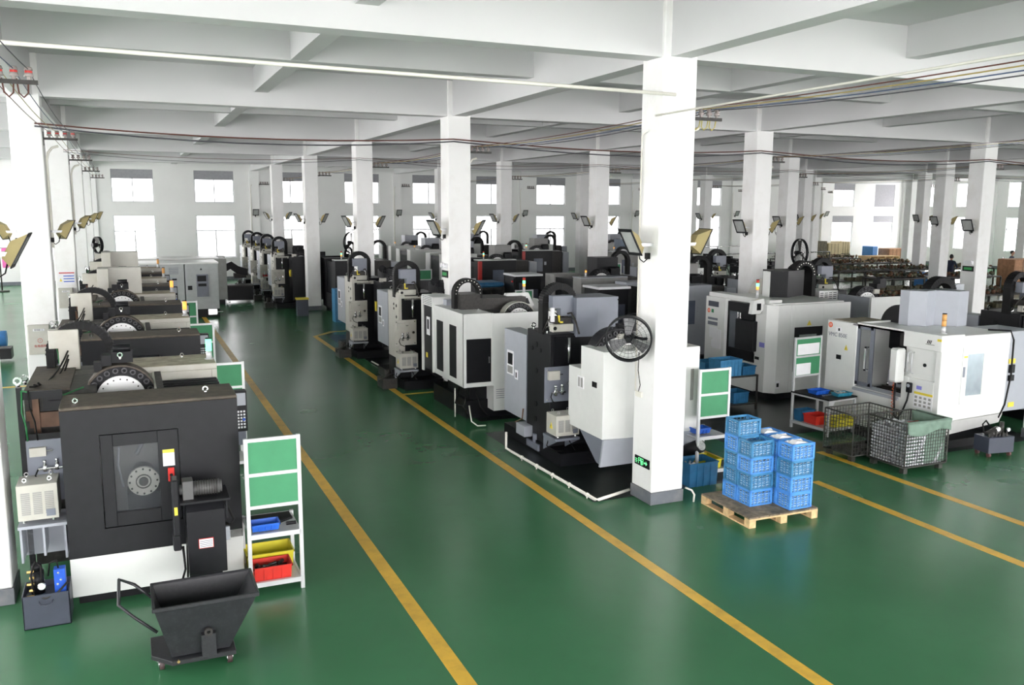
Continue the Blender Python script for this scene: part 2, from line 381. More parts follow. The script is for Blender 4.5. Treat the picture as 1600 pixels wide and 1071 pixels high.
# hooks and jumper loops
def conduit(i, j, lab, z0=.3, side=1):
    x = i*8+.5+.03 if side > 0 else i*8-.03
    pts = [(x, j*8+.25, z0), (x, j*8+.25, 4.75), (x+.03*side, j*8+.25, 4.88), (x+.1*side, j*8+.25, 4.97), (x+.2*side, j*8+.25, 5.0)]
    MB().tube(pts, .022, 8).build('conduit', PIPEW, label=lab, cat='conduit', group='conduits up the columns')
for (i, j) in ((-1, 1), (-1, 2), (0, 0), (0, 1), (1, 1), (2, 2), (1, 2), (3, 3)):
    conduit(i, j, 'cream conduit up the ' + cl(i, j), 3.2 if j else 3.0)
MB().tube([(-.03, .42, 1.5), (-.03, .42, 4.9), (-.03, .30, 4.95)], .012, 6).build('conduit', PIPEW, label='thin white conduit on the aisle face of the big near column', cat='conduit', group='conduits up the columns')
bx = MB().box(-.03, 0, .28, .42, 1.43, 1.5).build('socket_box', PIPEW, label='white socket box below the wall fan on the big column', cat='socket')
MB().tube([(-.06, .3, 2.05), (-.05, .33, 1.8), (-.03, .30, 1.6), (-.02, .36, 1.49)], .006, 5).build('fan_cord', RUB, label='thin black cord hanging from the wall fan to its socket', cat='cord')
# floodlights
def make_flood():
    t = T('floodlight', 'floodlight', 'floodlight', (0, 0, 0), group='floodlights on the columns')
    # local: column face at x=0, lamp on the +x side, opens outward and down
    mm = Matrix.Translation((.24, 0, .04)) @ Matrix.Rotation(math.radians(28), 4, 'Y')
    b = MB()
    # tapered back shell: front rectangle toward +x' , thickness in -x'
    F = [(.05, y, z) for y, z in ((-.15, -.17), (.15, -.17), (.15, .19), (-.15, .19))]; K = [(-.06, y, z) for y, z in ((-.07, -.13), (.07, -.13), (.07, .05), (-.07, .05))]
    vs = [b.b.verts.new(mm @ Vector(p)) for p in F + K]
    for q in ((0,1,2,3), (7,6,5,4), (0,4,5,1), (1,5,6,2), (2,6,7,3), (3,7,4,0)): b.b.faces.new([vs[k] for k in q])
    b.build('lamp_housing', OLIVE, t)
    MB().box(.05, .062, -.16, .16, -.18, -.14, m=mm).box(.05, .062, -.16, .16, .16, .2, m=mm).box(.05, .062, -.16, -.13, -.18, .2, m=mm).box(.05, .062, .13, .16, -.18, .2, m=mm).build('lamp_rim', DARK, t)
    MB().box(.051, .056, -.13, .13, -.14, .16, m=mm).build('lamp_glass', LAMPG, t)
    MB().box(0, .2, -.085, -.075, -.03, .01).box(0, .2, .075, .085, -.03, .01).box(0, .01, -.09, .09, -.03, .01).build('lamp_bracket', ALU, t)
    MB().box(0, .05, -.03, .03, -.2, -.12).build('junction_box', RUB, t)
    MB().tube([(.03, 0, -.2), (.08, 0, -.24), (.14, 0, -.2), (.17, 0, -.09)], .008, 5).build('lamp_cable', RUB, t)
    return t
fl0 = make_flood(); first = True
for i in range(-1, 5):
    for j in range(0, 5):
        for s in (1, -1):
            if (i, j, s) == (2, 1, 1): continue
            x = i*8 + (.5 if s > 0 else 0); loc = (x, j*8+.22, 3.5); rz = (.45 if i < 0 else (0 if i == j == 0 else -.62)) if s > 0 else (PI-.25 if i < 0 else PI+(.0 if j == 0 else .2))
            lab = 'ochre floodlight, %s side, %s' % ('right' if s > 0 else 'left', cl(i, j))
            if first: fl0.location = loc; fl0['label'] = lab; first = False
            else: dup(fl0, loc, rz, lab)
for i in range(0, 6):      # lamps, conduits and brackets on the far wall piers
    pn = ['first', 'second', 'third', 'fourth', 'fifth', 'sixth'][i] + ' pier of the far wall'
    dup(fl0, (i*8+.25, 39.86, 3.6), -PI/2, 'small floodlight on the ' + pn)
    MB().tube([(i*8+.05, 39.86, 1.3), (i*8+.05, 39.86, 5.0), (i*8+.12, 39.84, 5.1)], .02, 6).build('conduit', PIPEW, label='thin conduit on the ' + pn, cat='conduit', group='conduits on the far wall')
    insulator_bracket(i*8+.5, 39.97, 'small insulator bracket on the ' + pn)
# ================================================================ shared machine parts
def drum(par, c, R_, r_, t, face=-1, pockets=22, shell=DARK):
    x, y, z = c
    b = MB(); b.ring(c, 'y', R_, R_*.955, t, 40); b.cyl((x, y+t*.35, z), (x, y+t*.5, z), R_*.95, 40); b.build('magazine_housing', shell, par)
    b = MB(); b.ring((x, y-t*.12, z), 'y', R_*.955, r_*.98, t*.5, 40); d = b.build('pocket_ring', DARK2, par)
    b = MB(); [b.ring((x+(R_+r_)/2*math.cos(a), y-t*.42, z+(R_+r_)/2*math.sin(a)), 'y', R_*.085, R_*.05, .03, 10) for a in [2*PI*k/pockets for k in range(pockets)]]
    b.build('tool_pocket', RIMG, d)
    MB().cyl((x, y-t*.5-.005, z), (x, y-t*.1, z), r_, 40).build('cover_disc', DISC, par)
    b = MB(); [b.cyl((x+r_*.86*math.cos(a), y-t*.5-.012, z+r_*.86*math.sin(a)), (x+r_*.86*math.cos(a), y-t*.5, z+r_*.86*math.sin(a)), r_*.035, 6) for a in [2*PI*k/20 for k in range(20)]]
    b.build('bolt', CAST, par)
def chain(par, c, R_, w_, depth, leg=.25, dots=False, a0=0, a1=PI, leg2=None):
    x, y, z = c
    b = MB(); b.ring(c, 'y', R_, R_-w_, depth, 20, a0, a1)
    if leg: b.box(x+R_-w_, x+R_, y-depth/2, y+depth/2, z-leg, z)
    if leg2 is None: leg2 = leg
    if leg2: b.box(x-R_, x-R_+w_, y-depth/2, y+depth/2, z-leg2, z)
    o = b.build('cable_carrier', RUB, par)
    if dots:
        b = MB(); n = 12
        for k in range(n+1):
            a = a0+(a1-a0)*k/n; b.cyl((x+(R_-w_/2)*math.cos(a), y-depth/2-.006, z+(R_-w_/2)*math.sin(a)), (x+(R_-w_/2)*math.cos(a), y-depth/2, z+(R_-w_/2)*math.sin(a)), w_*.13, 6)
        b.build('link_pin', PIPEW, o)
    else:
        b = MB(); n = 22
        for k in range(n+1):
            a = a0+(a1-a0)*k/n; p = Matrix.Translation((x, y, z)) @ Matrix.Rotation(-a, 4, 'Y')
            b.box(R_-w_*.9, R_+.006, -depth/2-.005, depth/2+.005, -.008, .008, m=p)
        b.build('chain_link', DARK2, o)
def tower(par, p, cols=(E_OR,), h=.1, r=.03, pole=.12):
    x, y, z = p
    MB().cyl((x, y, z), (x, y, z+pole), r*.95, 12).cyl((x, y, z), (x, y, z+.012), r*1.5, 12).build('tower_base', ALU, par)
    for k, m_ in enumerate(cols): MB().cyl((x, y, z+pole+k*h), (x, y, z+pole+k*h+h*.94), r, 14).build('tower_lens', m_, par)
    MB().cyl((x, y, z+pole+len(cols)*h), (x, y, z+pole+len(cols)*h+.012), r, 14).build('tower_cap', DARK2, par)
def transformer(par, x0, x1, y0, y1, z0, z1, warn=False):
    t = MB().box(x0, x1, y0, y1, z0+.03, z1).build('transformer', CREAM, par, bev=.004)
    b = MB(); w_ = (x1-x0)
    for c_ in range(3):
        for k in range(12):
            b.box(x0+w_*(.10+c_*.29), x0+w_*(.32+c_*.29), y0-.005, y0, z0+.09+k*(z1-z0-.16)/12, z0+.102+k*(z1-z0-.16)/12)
    b.build('vent_louver', MGREY, t)
    MB().box(x1-.11, x1-.03, y0-.008, y0, z0+.06, z0+.13).build('rating_plate', GREY, t)
    for (xx, yy) in ((x0+.07, y0+.07), (x1-.07, y0+.07), (x0+.07, y1-.07), (x1-.07, y1-.07)): eyebolt(t, (xx, yy, z1), .022)
    for (xx, yy) in ((x0+.05, y0+.04), (x1-.05, y0+.04), (x0+.05, y1-.04), (x1-.05, y1-.04)): MB().cyl((xx, yy, z0), (xx, yy, z0+.03), .02, 8).build('mounting_foot', STEEL, t)
    if warn:
        yc = (y0+y1)/2; zc = (z0+z1)/2
        MB().prism([(yc-.05, zc-.05), (yc+.05, zc-.05), (yc, zc+.05)], 'x', x0-.004, x0).build('warning_triangle', YELP, t)
        text('warning_bolt', '!', .06, DARK2, t, (x0-.006, yc, zc-.01), RXL)
    return t
def valves(par, x, y, z, s=1.):
    b = MB()
    for dx, dz in ((0, 0), (.11, .01)):
        b.cyl((x+dx, y-.05, z+dz-.07*s), (x+dx, y-.05, z+dz+.05*s), .028*s, 10); b.cyl((x+dx, y-.05, z+dz+.05*s), (x+dx, y-.05, z+dz+.10*s), .02*s, 10, .03*s)
        b.cyl((x+dx, y-.09, z+dz), (x+dx, y-.05, z+dz), .022*s, 10)
    b.cyl((x-.06, y-.05, z-.02), (x+.17, y-.05, z-.02), .014, 8); b.build('air_regulator', STEEL, par)
    MB().tube([(x-.06, y-.05, z-.02), (x-.09, y-.07, z-.08), (x-.05, y-.06, z-.16), (x+.04, y-.05, z-.2)], .008, 6).build('air_hose', RUB, par)
def holes_yface(b, x, ys_, zs, r):   # dark round holes on a -X face, slightly proud rings
    for y in ys_:
        for z in zs: b.cyl((x-.004, y, z), (x+.01, y, z), r, 12)

# ================================================================ left row machine (seen from its side)
LX, LY = -6.95, -.35
t = T('machining_center', 'nearest dark machining centre on the left, window in its side, cream foot panel', 'machine', (LX, LY, 0), group='machining centres of the left row')
LM = t
b = MB(); b.box(0, .33, 0, .05, .51, 2.0); b.box(1.06, 1.64, 0, .05, .51, 2.0); b.box(.33, 1.06, 0, .05, .51, .78); b.box(.33, 1.06, 0, .05, 1.74, 2.0)
b.box(0, .05, .05, .66, .51, 2.0); b.box(1.59, 1.64, .05, .66, .60, 2.0); b.build('side_panel', DARK, t)
b = MB(); b.box(.338, .45, .004, .055, .788, 1.732); b.box(.86, 1.052, .004, .055, .788, 1.732); b.box(.45, .86, .004, .055, .788, .93); b.box(.45, .86, .004, .055, 1.61, 1.732)
d = b.build('side_door', DARK, t, bev=.004)
MB().box(.44, .87, .03, .036, .92, 1.62).build('door_window', MGLASS, d)
MB().box(0, 1.64, 0, .66, 2.0, 2.035).build('top_cover', DUST, t, bev=.008)
MB().box(.06, 1.58, .60, .64, .4, 1.98).box(.06, 1.58, .06, .6, .72, .76).build('cabin_liner', MGREY, t)
rt_ = MB().cyl((.71, .22, 1.16), (.71, .27, 1.16), .15, 36).build('rotary_table', mat('flange_grey', (.55, .55, .50), .4), t)
MB().cyl((.71, .20, 1.16), (.71, .22, 1.16), .045, 20).ring((.71, .215, 1.16), 'y', .075, .065, .012, 24).build('table_hub', CAST, rt_)
b = MB(); [b.cyl((.71+.13*math.cos(a), .21, 1.16+.13*math.sin(a)), (.71+.13*math.cos(a), .22, 1.16+.13*math.sin(a)), .010, 8) for a in [k*PI/6 for k in range(12)]]; b.build('table_bolt', DARK2, rt_)
MB().cyl((.71, .27, 1.16), (.71, .58, 1.16), .11, 20).box(.55, .87, .3, .58, .76, 1.02).build('table_body', DARK, t)
MB().tube([(.50, .2, 1.55), (.48, .25, 1.35), (.52, .3, 1.1)], .012, 6).tube([(.80, .3, 1.7), (.72, .3, 1.55), (.66, .35, 1.42)], .02, 6).build('coolant_hose', LGREY, t)
MB().box(.90, 1.01, -.006, .0, 1.36, 1.53).build('instruction_label', PAPER, t)
MB().box(.90, 1.01, -.008, -.004, 1.495, 1.53).build('label_header', YELP, t)
MB().box(.94, 1.0, -.03, .0, 1.20, 1.34).build('door_lock', REDP, t, bev=.004)
b = MB(); b.cyl((.97, -.036, 1.27), (.97, -.03, 1.27), .016, 12); b.build('lock_cylinder', DARK2, t)
b = MB(); b.box(.0, 1.64, .0, .62, .11, .51); b.box(1.42, 1.64, -.0, .62, .5, .60); b.build('foot_panel', WHITE, t, bev=.006)
MB().box(.05, 1.5, .1, 2.6, .0, .13).build('machine_base', DARK2, t)
eyebolt(t, (.14, .12, 2.035), .026); eyebolt(t, (1.35, .2, 2.035), .03)
# control pendant on the aisle side
cp = MB().box(1.66, 1.82, .72, .86, 1.46, 1.92).build('control_panel', DARK, t, bev=.006)
MB().box(1.675, 1.805, .712, .72, 1.76, 1.90).build('control_screen', LGREY, cp)
b = MB()
for r_ in range(6):
    for c_ in range(4): b.box(1.68+c_*.032, 1.70+c_*.032, .710, .72, 1.50+r_*.036, 1.52+r_*.036)
b.build('control_key', PAPER, cp); MB().cyl((1.78, .70, 1.60), (1.78, .72, 1.60), .016, 10).build('control_dial', BLUEP, cp)
MB().box(1.70, 1.80, .74, .86, 1.30, 1.46).box(1.62, 1.70, .77, .83, 1.5, 1.56).build('panel_arm', GREY, t)
# sliding top cover between the two ends
b = MB(); b.box(.95, 1.6, .70, 1.92, 1.86, 1.88); [b.box(.95, 1.6, .72+k*.15, .735+k*.15, 1.88, 1.90) for k in range(8)]; b.build('telescopic_cover', DARK, t)
b = MB(); b.box(.88, .95, .67, 1.92, 1.80, 1.99); b.build('cover_rail', CREAM, t)
b = MB(); [b.box(.90, .97, .7+k*.07, .73+k*.07, 1.90, 2.02) for k in range(16)]; b.build('cable_track', CAST, t)
b = MB(); b.box(.45, 1.62, 1.92, 2.67, 1.98, 2.05); b.box(1.56, 1.62, 1.92, 2.67, .3, 1.98); b.box(.45, 1.6, 2.60, 2.67, .3, 1.98); b.box(.45, 1.56, 1.92, 1.96, 1.5, 1.98); b.build('end_panel', CREAM, t, bev=.006)
MB().box(.46, 1.61, 1.93, 2.66, 2.05, 2.053).build('panel_dust', mat('light_dust', (.33, .29, .22), .8, var=.3, nscale=8), t)
eyebolt(t, (1.25, 2.45, 2.05), .026); tower(t, (1.56, 2.25, 2.05), (E_GR,), .15, .036, .11)
b = MB(); b.box(1.58, 1.62, .66, 1.92, .5, 1.86); b.build('front_door', LGREY, t)
drum(t, (.54, 1.32, 1.84), .375, .255, .22, shell=DUST)
b = MB(); b.box(.36, .46, 1.3, 1.5, 2.2, 2.32); b.box(.46, .68, 1.35, 1.55, 2.22, 2.36); b.cyl((.48, 1.38, 2.38), (.66, 1.38, 2.38), .05, 10); b.box(.28, .36, 1.28, 1.42, 2.14, 2.25); b.build('magazine_motor', DARK2, t)
eyebolt(t, (.55, 1.30, 2.27), .03)
b = MB(); b.prism([(-.22, 2.50), (.10, 2.50), (.10, 1.98), (-.12, 1.98), (-.12, 2.28), (-.22, 2.28)], 'y', 2.28, 2.46); b.build('cable_box', CREAM, t, bev=.006)
MB().box(-.02, .26, 1.9, 2.2, 1.5, 2.02).box(.24, .42, 1.7, 1.95, 1.5, 1.99).build('head_block', CREAM, t, bev=.006)
MB().box(-.38, .3, .95, 2.5, .15, 2.02).build('machine_column', CAST, t)
MB().box(-.38, .05, 1.0, 2.5, 2.02, 2.045).build('column_dust', DUST, t)
b = MB(); b.box(-.41, -.36, .60, .66, .2, 2.15); b.box(-.41, 0, .62, .66, 2.02, 2.10); b.box(-.41, .0, .62, .66, 1.60, 1.66); b.build('rear_frame', DARK2, t)
b = MB(); b.box(-.34, -.05, .9, .94, 1.66, 1.82); b.box(-.30, -.24, .86, .94, 1.6, 2.0); b.box(-.36, -.30, .84, .9, 1.75, 1.85); b.build('copper_bracket', COPPER, t)
b = MB(); b.box(-.2, 0, .85, .95, 1.84, 1.98); b.box(-.16, 0, .82, .85, 1.86, 1.95); b.build('spindle_drive', DARK, t)
eyebolt(t, (-.40, .7, 2.14), .04); eyebolt(t, (-.36, .95, 2.12), .04)
MB().tube([(-.36, .6, 2.12), (-.37, .58, 1.9), (-.34, .57, 1.75), (-.34, .60, 1.6)], .009, 6).build('green_wire', mat('green_cable', (.02, .16, .05), .5), t)
MB().tube([(-.36, .6, 2.12), (-.2, .7, 2.04), (0, .85, 2.0), (.18, 1.0, 2.04)], .009, 6).build('green_wire', mat('green_cable', (.02, .16, .05), .5), t)
MB().tube([(-.3, .6, 2.12), (-.3, .58, 1.95), (-.26, .57, 1.8), (-.25, .60, 1.6)], .008, 6).build('black_cable', RUB, t)
for k in range(3): MB().tube(sag((-.32+.03*k, 1.0+.1*k, 2.08), (-.02, 2.25, 2.25-.05*k), .12+.03*k), .011, 6).build('black_cable', RUB, t)
MB().box(-.36, -.0, .60, .62, .95, 1.60).build('pneumatic_panel', GREY, t)
MB().box(-.33, -.18, .55, .60, 1.44, 1.53).build('sensor_box', CREAM, t); MB().cyl((-.18, .57, 1.49), (-.12, .57, 1.49), .008, 6).build('cable_gland', STEEL, t)
valves(t, -.2, .6, 1.33, .7)
transformer(t, -.44, -.08, .24, .60, .85, 1.24)
MB().box(-.45, 0, .22, .66, .80, .83).box(-.44, -.42, .24, .6, .45, .8).box(-.24, -.22, .24, .6, .5, .8).box(-.05, -.03, .24, .6, .45, .8).box(-.45, 0, .60, .64, .4, .8).build('transformer_shelf', LGREY, t)
chain(t, (.11, 2.40, 2.21), .37, .09, .16, .3)
hu = T('hydraulic_unit', 'dark slate hydraulic tank with blue valve at the foot of the nearest left machine', 'hydraulic unit', (-7.35, -.68, 0))
b = MB(); b.box(0, .40, 0, .012, 0, .33); b.box(0, .40, .36, .372, 0, .33); b.box(0, .012, 0, .37, 0, .33); b.box(.388, .4, 0, .37, 0, .33); b.box(0, .4, 0, .37, .0, .012); b.box(.012, .388, .012, .36, .26, .27); b.build('tank', NAVY, hu, bev=.003)
MB().tube([(.14, -.005, .27), (.15, -.02, .235), (.2, -.025, .225), (.25, -.02, .235), (.26, -.005, .27)], .007, 6).build('tank_handle', NAVY, hu)
MB().box(.27, .37, .10, .2, .27, .52).build('valve_block', BLUEP, hu, bev=.004)
MB().cyl((.12, .22, .27), (.12, .22, .5), .06, 14).cyl((.12, .22, .5), (.12, .22, .56), .045, 14).build('pump_motor', DARK2, hu)
b = MB(); b.cyl((.17, .03, .40), (.17, .05, .40), .035, 16); b.build('gauge', STEEL, hu); MB().cyl((.17, .026, .40), (.17, .03, .40), .029, 16).build('gauge_dial', PAPER, hu)
MB().tube([(.10, .08, .3), (.08, .1, .5), (.12, .12, .62), (.17, .1, .58), (.17, .07, .43)], .010, 6).tube([(.22, .15, .45), (.24, .14, .58), (.30, .14, .6), (.31, .14, .52)], .008, 6).build('hydraulic_hose', RUB, hu)
MB().tube([(.12, .02, .31), (.2, .0, .29), (.3, .02, .32), (.39, .06, .40)], .010, 6).build('hydraulic_hose', CAST, hu)
b = MB(); [b.cyl((.04+.02*(k % 2), .06+.03*k, .30+.05*k), (.10, .06+.03*k, .30+.05*k), .014, 8) for k in range(5)]; b.build('brass_fitting', mat('brass', (.55, .40, .15), .35, .8), hu)
for (xx, zz) in ((.31, .49), (.33, .42), (.30, .38)): MB().cyl((xx, .085, zz), (xx, .10, zz), .010, 8).build('valve_knob', CHROME, hu)

def swing(label, y):   # one more machine of the left row
    return dup(LM, (LX, y, 0), 0, label)
M1 = dup(LM, (LX, 4.42, 0), 0, 'second dark machining centre of the left row, behind the nearest one')
M2 = dup(LM, (LX, 9.05, 0), 0, 'third machining centre of the left row, tall cream cover box behind its tool drum')
M3 = dup(LM, (LX, 13.45, 0), 0, 'fourth machining centre of the left row, taller cream cover box, behind the third')
M4 = dup(LM, (LX, 17.6, 0), 0, 'fifth machining centre of the left row, small black cable arc against the far wall')
for M_, z1 in ((M2, 2.62), (M3, 2.75)):
    MB().box(.08, .95, 2.2, 2.6, 2.0, z1).box(.08, .3, 1.9, 2.2, 2.0, z1).build('spindle_cover', CREAM, M_, bev=.006)
for M_, lens in ((M1, E_OR), (M2, E_OR), (M3, E_OFF), (M4, E_OFF)):
    for ch in C.objects:
        if ch.parent == M_ and ch.name.startswith('tower_lens'):
            me = ch.data.copy(); me.materials.clear(); me.materials.append(lens); ch.data = me

# chip conveyor and chip cart in front of the nearest machine
t = T('chip_conveyor', 'black chip conveyor with motor on top, under the side window of the nearest left machine', 'conveyor', (-5.7, -.5, 0))
b = MB(); b.prism([(-.33, .35), (.05, .35), (.05, 1.04), (-.20, 1.10), (-.33, 1.0)], 'x', -.18, .18); b.build('conveyor_body', DARK, t, bev=.006)
MB().box(-.16, .16, .03, .14, 0, .5).build('conveyor_leg', DARK2, t)
MB().box(-.23, .23, -.36, .08, 1.09, 1.115).box(.19, .21, -.34, -.30, .9, 1.1).build('motor_plate', DARK, t, bev=.003)
b = MB(); b.box(-.30, -.235, -.30, -.12, .70, 1.33); b.box(-.31, -.235, -.32, -.10, .62, .78); b.build('chain_guard', DARK, t, bev=.012)
MB().box(-.285, -.255, -.305, -.30, .98, 1.06).build('guard_sticker', YELP, t)
mo = MB().cyl((-.10, -.2, 1.20), (.15, -.2, 1.20), .07, 20).cyl((.15, -.2, 1.2), (.17, -.2, 1.2), .06, 20).build('motor', mat('motor_grey', (.09, .09, .09), .5), t)
b = MB(); [b.ring((-.07+.024*k, -.2, 1.20), 'x', .078, .068, .008, 20) for k in range(9)]; b.build('cooling_fin', CAST, mo)
MB().box(-.20, -.10, -.28, -.12, 1.11, 1.30).cyl((-.23, -.2, 1.2), (-.10, -.2, 1.2), .05, 14).build('gearbox', mat('motor_grey', (.09, .09, .09), .5), t, bev=.006)
MB().box(-.08, .06, -.336, -.33, .62, .72).build('rating_label', REDP, t)
b = MB(); b.box(-.074, .054, -.339, -.336, .626, .714); lb = b.build('label_field', PAPER, t); b = MB(); [b.box(-.07, .05, -.341, -.339, .636+.018*k, .644+.018*k) for k in range(4)]; b.build('label_line', GREY, lb)
MB().tube([(.16, -.25, 1.08), (.22, -.26, .98), (.27, -.24, .85), (.24, -.22, .78), (.19, -.2, .8)], .014, 6).build('motor_cable', RUB, t)
MB().tube([(-.22, -.2, .62), (-.21, -.25, .4), (-.28, -.3, .2)], .012, 6).tube([(-.18, -.2, .62), (-.19, -.22, .3)], .01, 6).build('drain_hose', RUB, t)
MB().box(.19, .23, -.2, -.16, .62, .76).build('switch_box', LGREY, t)
t = T('chip_cart', 'dark slate chip cart with sloping hopper and bent handle, nearest thing on the left', 'cart', (-5.81, -1.82, 0), group=None)
def loft(a, b_, z0, z1, th=.008):
    m_ = MB(); A = [(a[0], a[2]), (a[1], a[2]), (a[1], a[3]), (a[0], a[3])]; B = [(b_[0], b_[2]), (b_[1], b_[2]), (b_[1], b_[3]), (b_[0], b_[3])]
    def ring_(P_, z, s): 
        cx = (P_[0][0]+P_[2][0])/2; cy = (P_[0][1]+P_[2][1])/2
        return [m_.b.verts.new((cx+(x-cx)*(1-s/abs(P_[1][0]-P_[0][0])*2), cy+(y-cy)*(1-s/abs(P_[2][1]-P_[1][1])*2), z)) for x, y in P_]
    o0, o1 = ring_(A, z0, 0), ring_(B, z1, 0); i0, i1 = ring_(A, z0+th, th), ring_(B, z1, th)
    for k in range(4):
        n = (k+1) % 4
        m_.b.faces.new((o0[k], o0[n], o1[n], o1[k])); m_.b.faces.new((i0[n], i0[k], i1[k], i1[n])); m_.b.faces.new((o1[k], o1[n], i1[n], i1[k]))
    m_.b.faces.new(o0[::-1]); m_.b.faces.new(i0); return m_
HOP = mat('scuffed_black_hopper', (.014, .015, .0175), .4, var=.2, nscale=10, dirt=(.10, .10, .11, .12), dscale=28)
hp = loft((-.30, .17, -.22, .20), (-.42, .42, -.27, .27), .15, .62).build('hopper', HOP, t)
b = MB(); b.box(-.43, .43, -.285, -.265, .60, .635); b.box(-.43, .43, .265, .285, .60, .635); b.box(-.435, -.415, -.28, .28, .60, .635); b.box(.415, .435, -.28, .28, .60, .635); b.build('rim', HOP, hp, bev=.003)
MB().prism([(-.46, -.10), (-.30, -.28), (.22, -.28), (.22, .25), (-.46, .25)], 'z', .10, .14).build('cart_base', HOP, t, bev=.004)
MB().box(-.06, .06, -.30, -.24, .14, .34).build('pivot_bracket', HOP, t, bev=.003)
b = MB(); b.ring((0, -.29, .36), 'y', .035, .015, .03, 14); b.build('pivot_ring', CAST, t)
b = MB(); b.box(-.62, -.40, -.10, -.06, .44, .48)
b = MB().tube([(-.40, .12, .54), (-.56, .20, .68), (-.68, .22, .74), (-.69, .0, .60), (-.58, -.06, .50), (-.40, -.14, .36)], .016, 4); b.build('handle', HOP, t)
for k, (xx, yy) in enumerate(((-.38, -.10), (.17, -.20), (.17, .18), (-.38, .18))):
    c = MB().cyl((xx-.02, yy, .05), (xx+.02, yy, .05), .05, 18).build('caster_wheel', mat('caster_dark_red', (.05, .03, .03), .5), t)
    MB().cyl((xx-.024, yy, .05), (xx+.024, yy, .05), .036, 14).box(xx-.03, xx-.025, yy-.03, yy+.03, .05, .10).box(xx+.025, xx+.03, yy-.03, yy+.03, .05, .10).box(xx-.04, xx+.04, yy-.05, yy+.05, .095, .105).build('caster_fork', STEEL, c)
MB().cyl((-.25, -.285, .13), (-.25, -.26, .13), .012, 8).build('brass_latch', mat('brass', (.55, .40, .15), .35, .8), t)

# ================================================================ tool rack with green boards
def make_rack():
    t = T('board_rack', 'rack', 'rack', (-5.29, -.74, 0), group='aluminium racks with green boards')
    for xx in (0, .52): MB().box(xx-.02, xx+.02, -.02, .02, 0, 1.66).build('front_post', ALU, t, bev=.003)
    for xx in (0, .52): MB().box(xx-.02, xx+.02, .56, .60, 0, .66).build('rear_post', ALU, t, bev=.003)
    for z in (1.62, 1.26, .92): MB().box(.02, .50, -.016, .016, z, z+.035).build('board_rail', ALU, t)
    for z0, z1 in ((1.295, 1.62), (.955, 1.26)): MB().box(.02, .50, -.004, .006, z0, z1).build('board', BOARD, t)
    MB().box(0, .52, .0, .58, .62, .64).box(0, .52, -.02, .02, .60, .65).box(0, .52, .56, .6, .60, .65).build('work_shelf', ALU, t)
    MB().box(0, .52, .0, .58, .10, .12).box(0, .52, -.02, .02, .08, .13).box(0, .02, .0, .58, .08, .13).box(.5, .52, .0, .58, .08, .13).build('lower_shelf', ALU, t)
    MB().box(.03, .49, .35, .55, .64, .66).build('rubber_mat', RUB, t)
    return t
def bin_(lab, loc, sx, sy, sz, m_, grp, rz=0, name='parts_bin', cat='bin', content=None, ribs=4):
    t = T(name, lab, cat, loc, rz, grp); th = .006
    b = loft((0, sx, 0, sy), (-.01, sx+.01, -.01, sy+.01), 0, sz, th); b.build('bin_body', m_, t)
    b = MB(); b.box(-.02, sx+.02, -.02, -.008, sz-.02, sz); b.box(-.02, sx+.02, sy+.008, sy+.02, sz-.02, sz); b.box(-.02, -.008, -.02, sy+.02, sz-.02, sz); b.box(sx+.008, sx+.02, -.02, sy+.02, sz-.02, sz)
    for k in range(1, ribs): b.box(sx*k/ribs-.004, sx*k/ribs+.004, -.016, 0, 0, sz-.01)
    b.build('bin_rim', m_, t)
    if content:
        b = MB()
        for k in range(content[1]):
            x, y = R.uniform(.04, sx-.04), R.uniform(.04, sy-.04); z = sz*R.uniform(.45, .8)
            a = R.uniform(0, PI); l = R.uniform(.02, .05)
            b.cyl((x-l*math.cos(a), y-l*math.sin(a), z), (x+l*math.cos(a), y+l*math.sin(a), z+R.uniform(-.01, .03)), R.uniform(.01, .02), 8)
        b.box(.01, sx-.01, .01, sy-.01, .01, sz*.5); b.build('parts', content[0], t, kind='stuff')
    return t
rk = make_rack(); rk['label'] = 'aluminium rack with two green boards beside the nearest left machine'
for y, nm in ((3.85, 'second dark machine'), (8.6, 'third machine'), (13.0, 'fourth machine')):
    dup(rk, (-5.29, y, 0), 0, 'aluminium board rack beside the %s of the left row' % nm)
bin_('blue open bin on the work shelf of the nearest board rack', (-5.25, -.70, .66), .26, .16, .075, BLUEB, 'small bins on the racks')
bin_('red bin of dark tools on the bottom shelf of the nearest board rack', (-5.24, -.70, .12), .36, .24, .15, REDB, 'bins under the racks', content=(CAST, 26))
bin_('yellow bin behind the red bin on the nearest board rack', (-5.27, -.40, .12), .46, .32, .18, YELB, 'bins under the racks')
b = MB(); b.cyl((-4.96, -.55, .68), (-4.82, -.50, .70), .015, 8); b.cyl((-4.9, -.62, .68), (-4.80, -.62, .68), .02, 8); b.build('hand_tool', DARK2, label='black hand tool lying beside the blue bin on the rack shelf', cat='tool')
bin_('small yellow bin on the shelf of the second board rack of the left row', (-5.26, 3.90, .13), .3, .3, .3, YELB, 'bins under the racks')
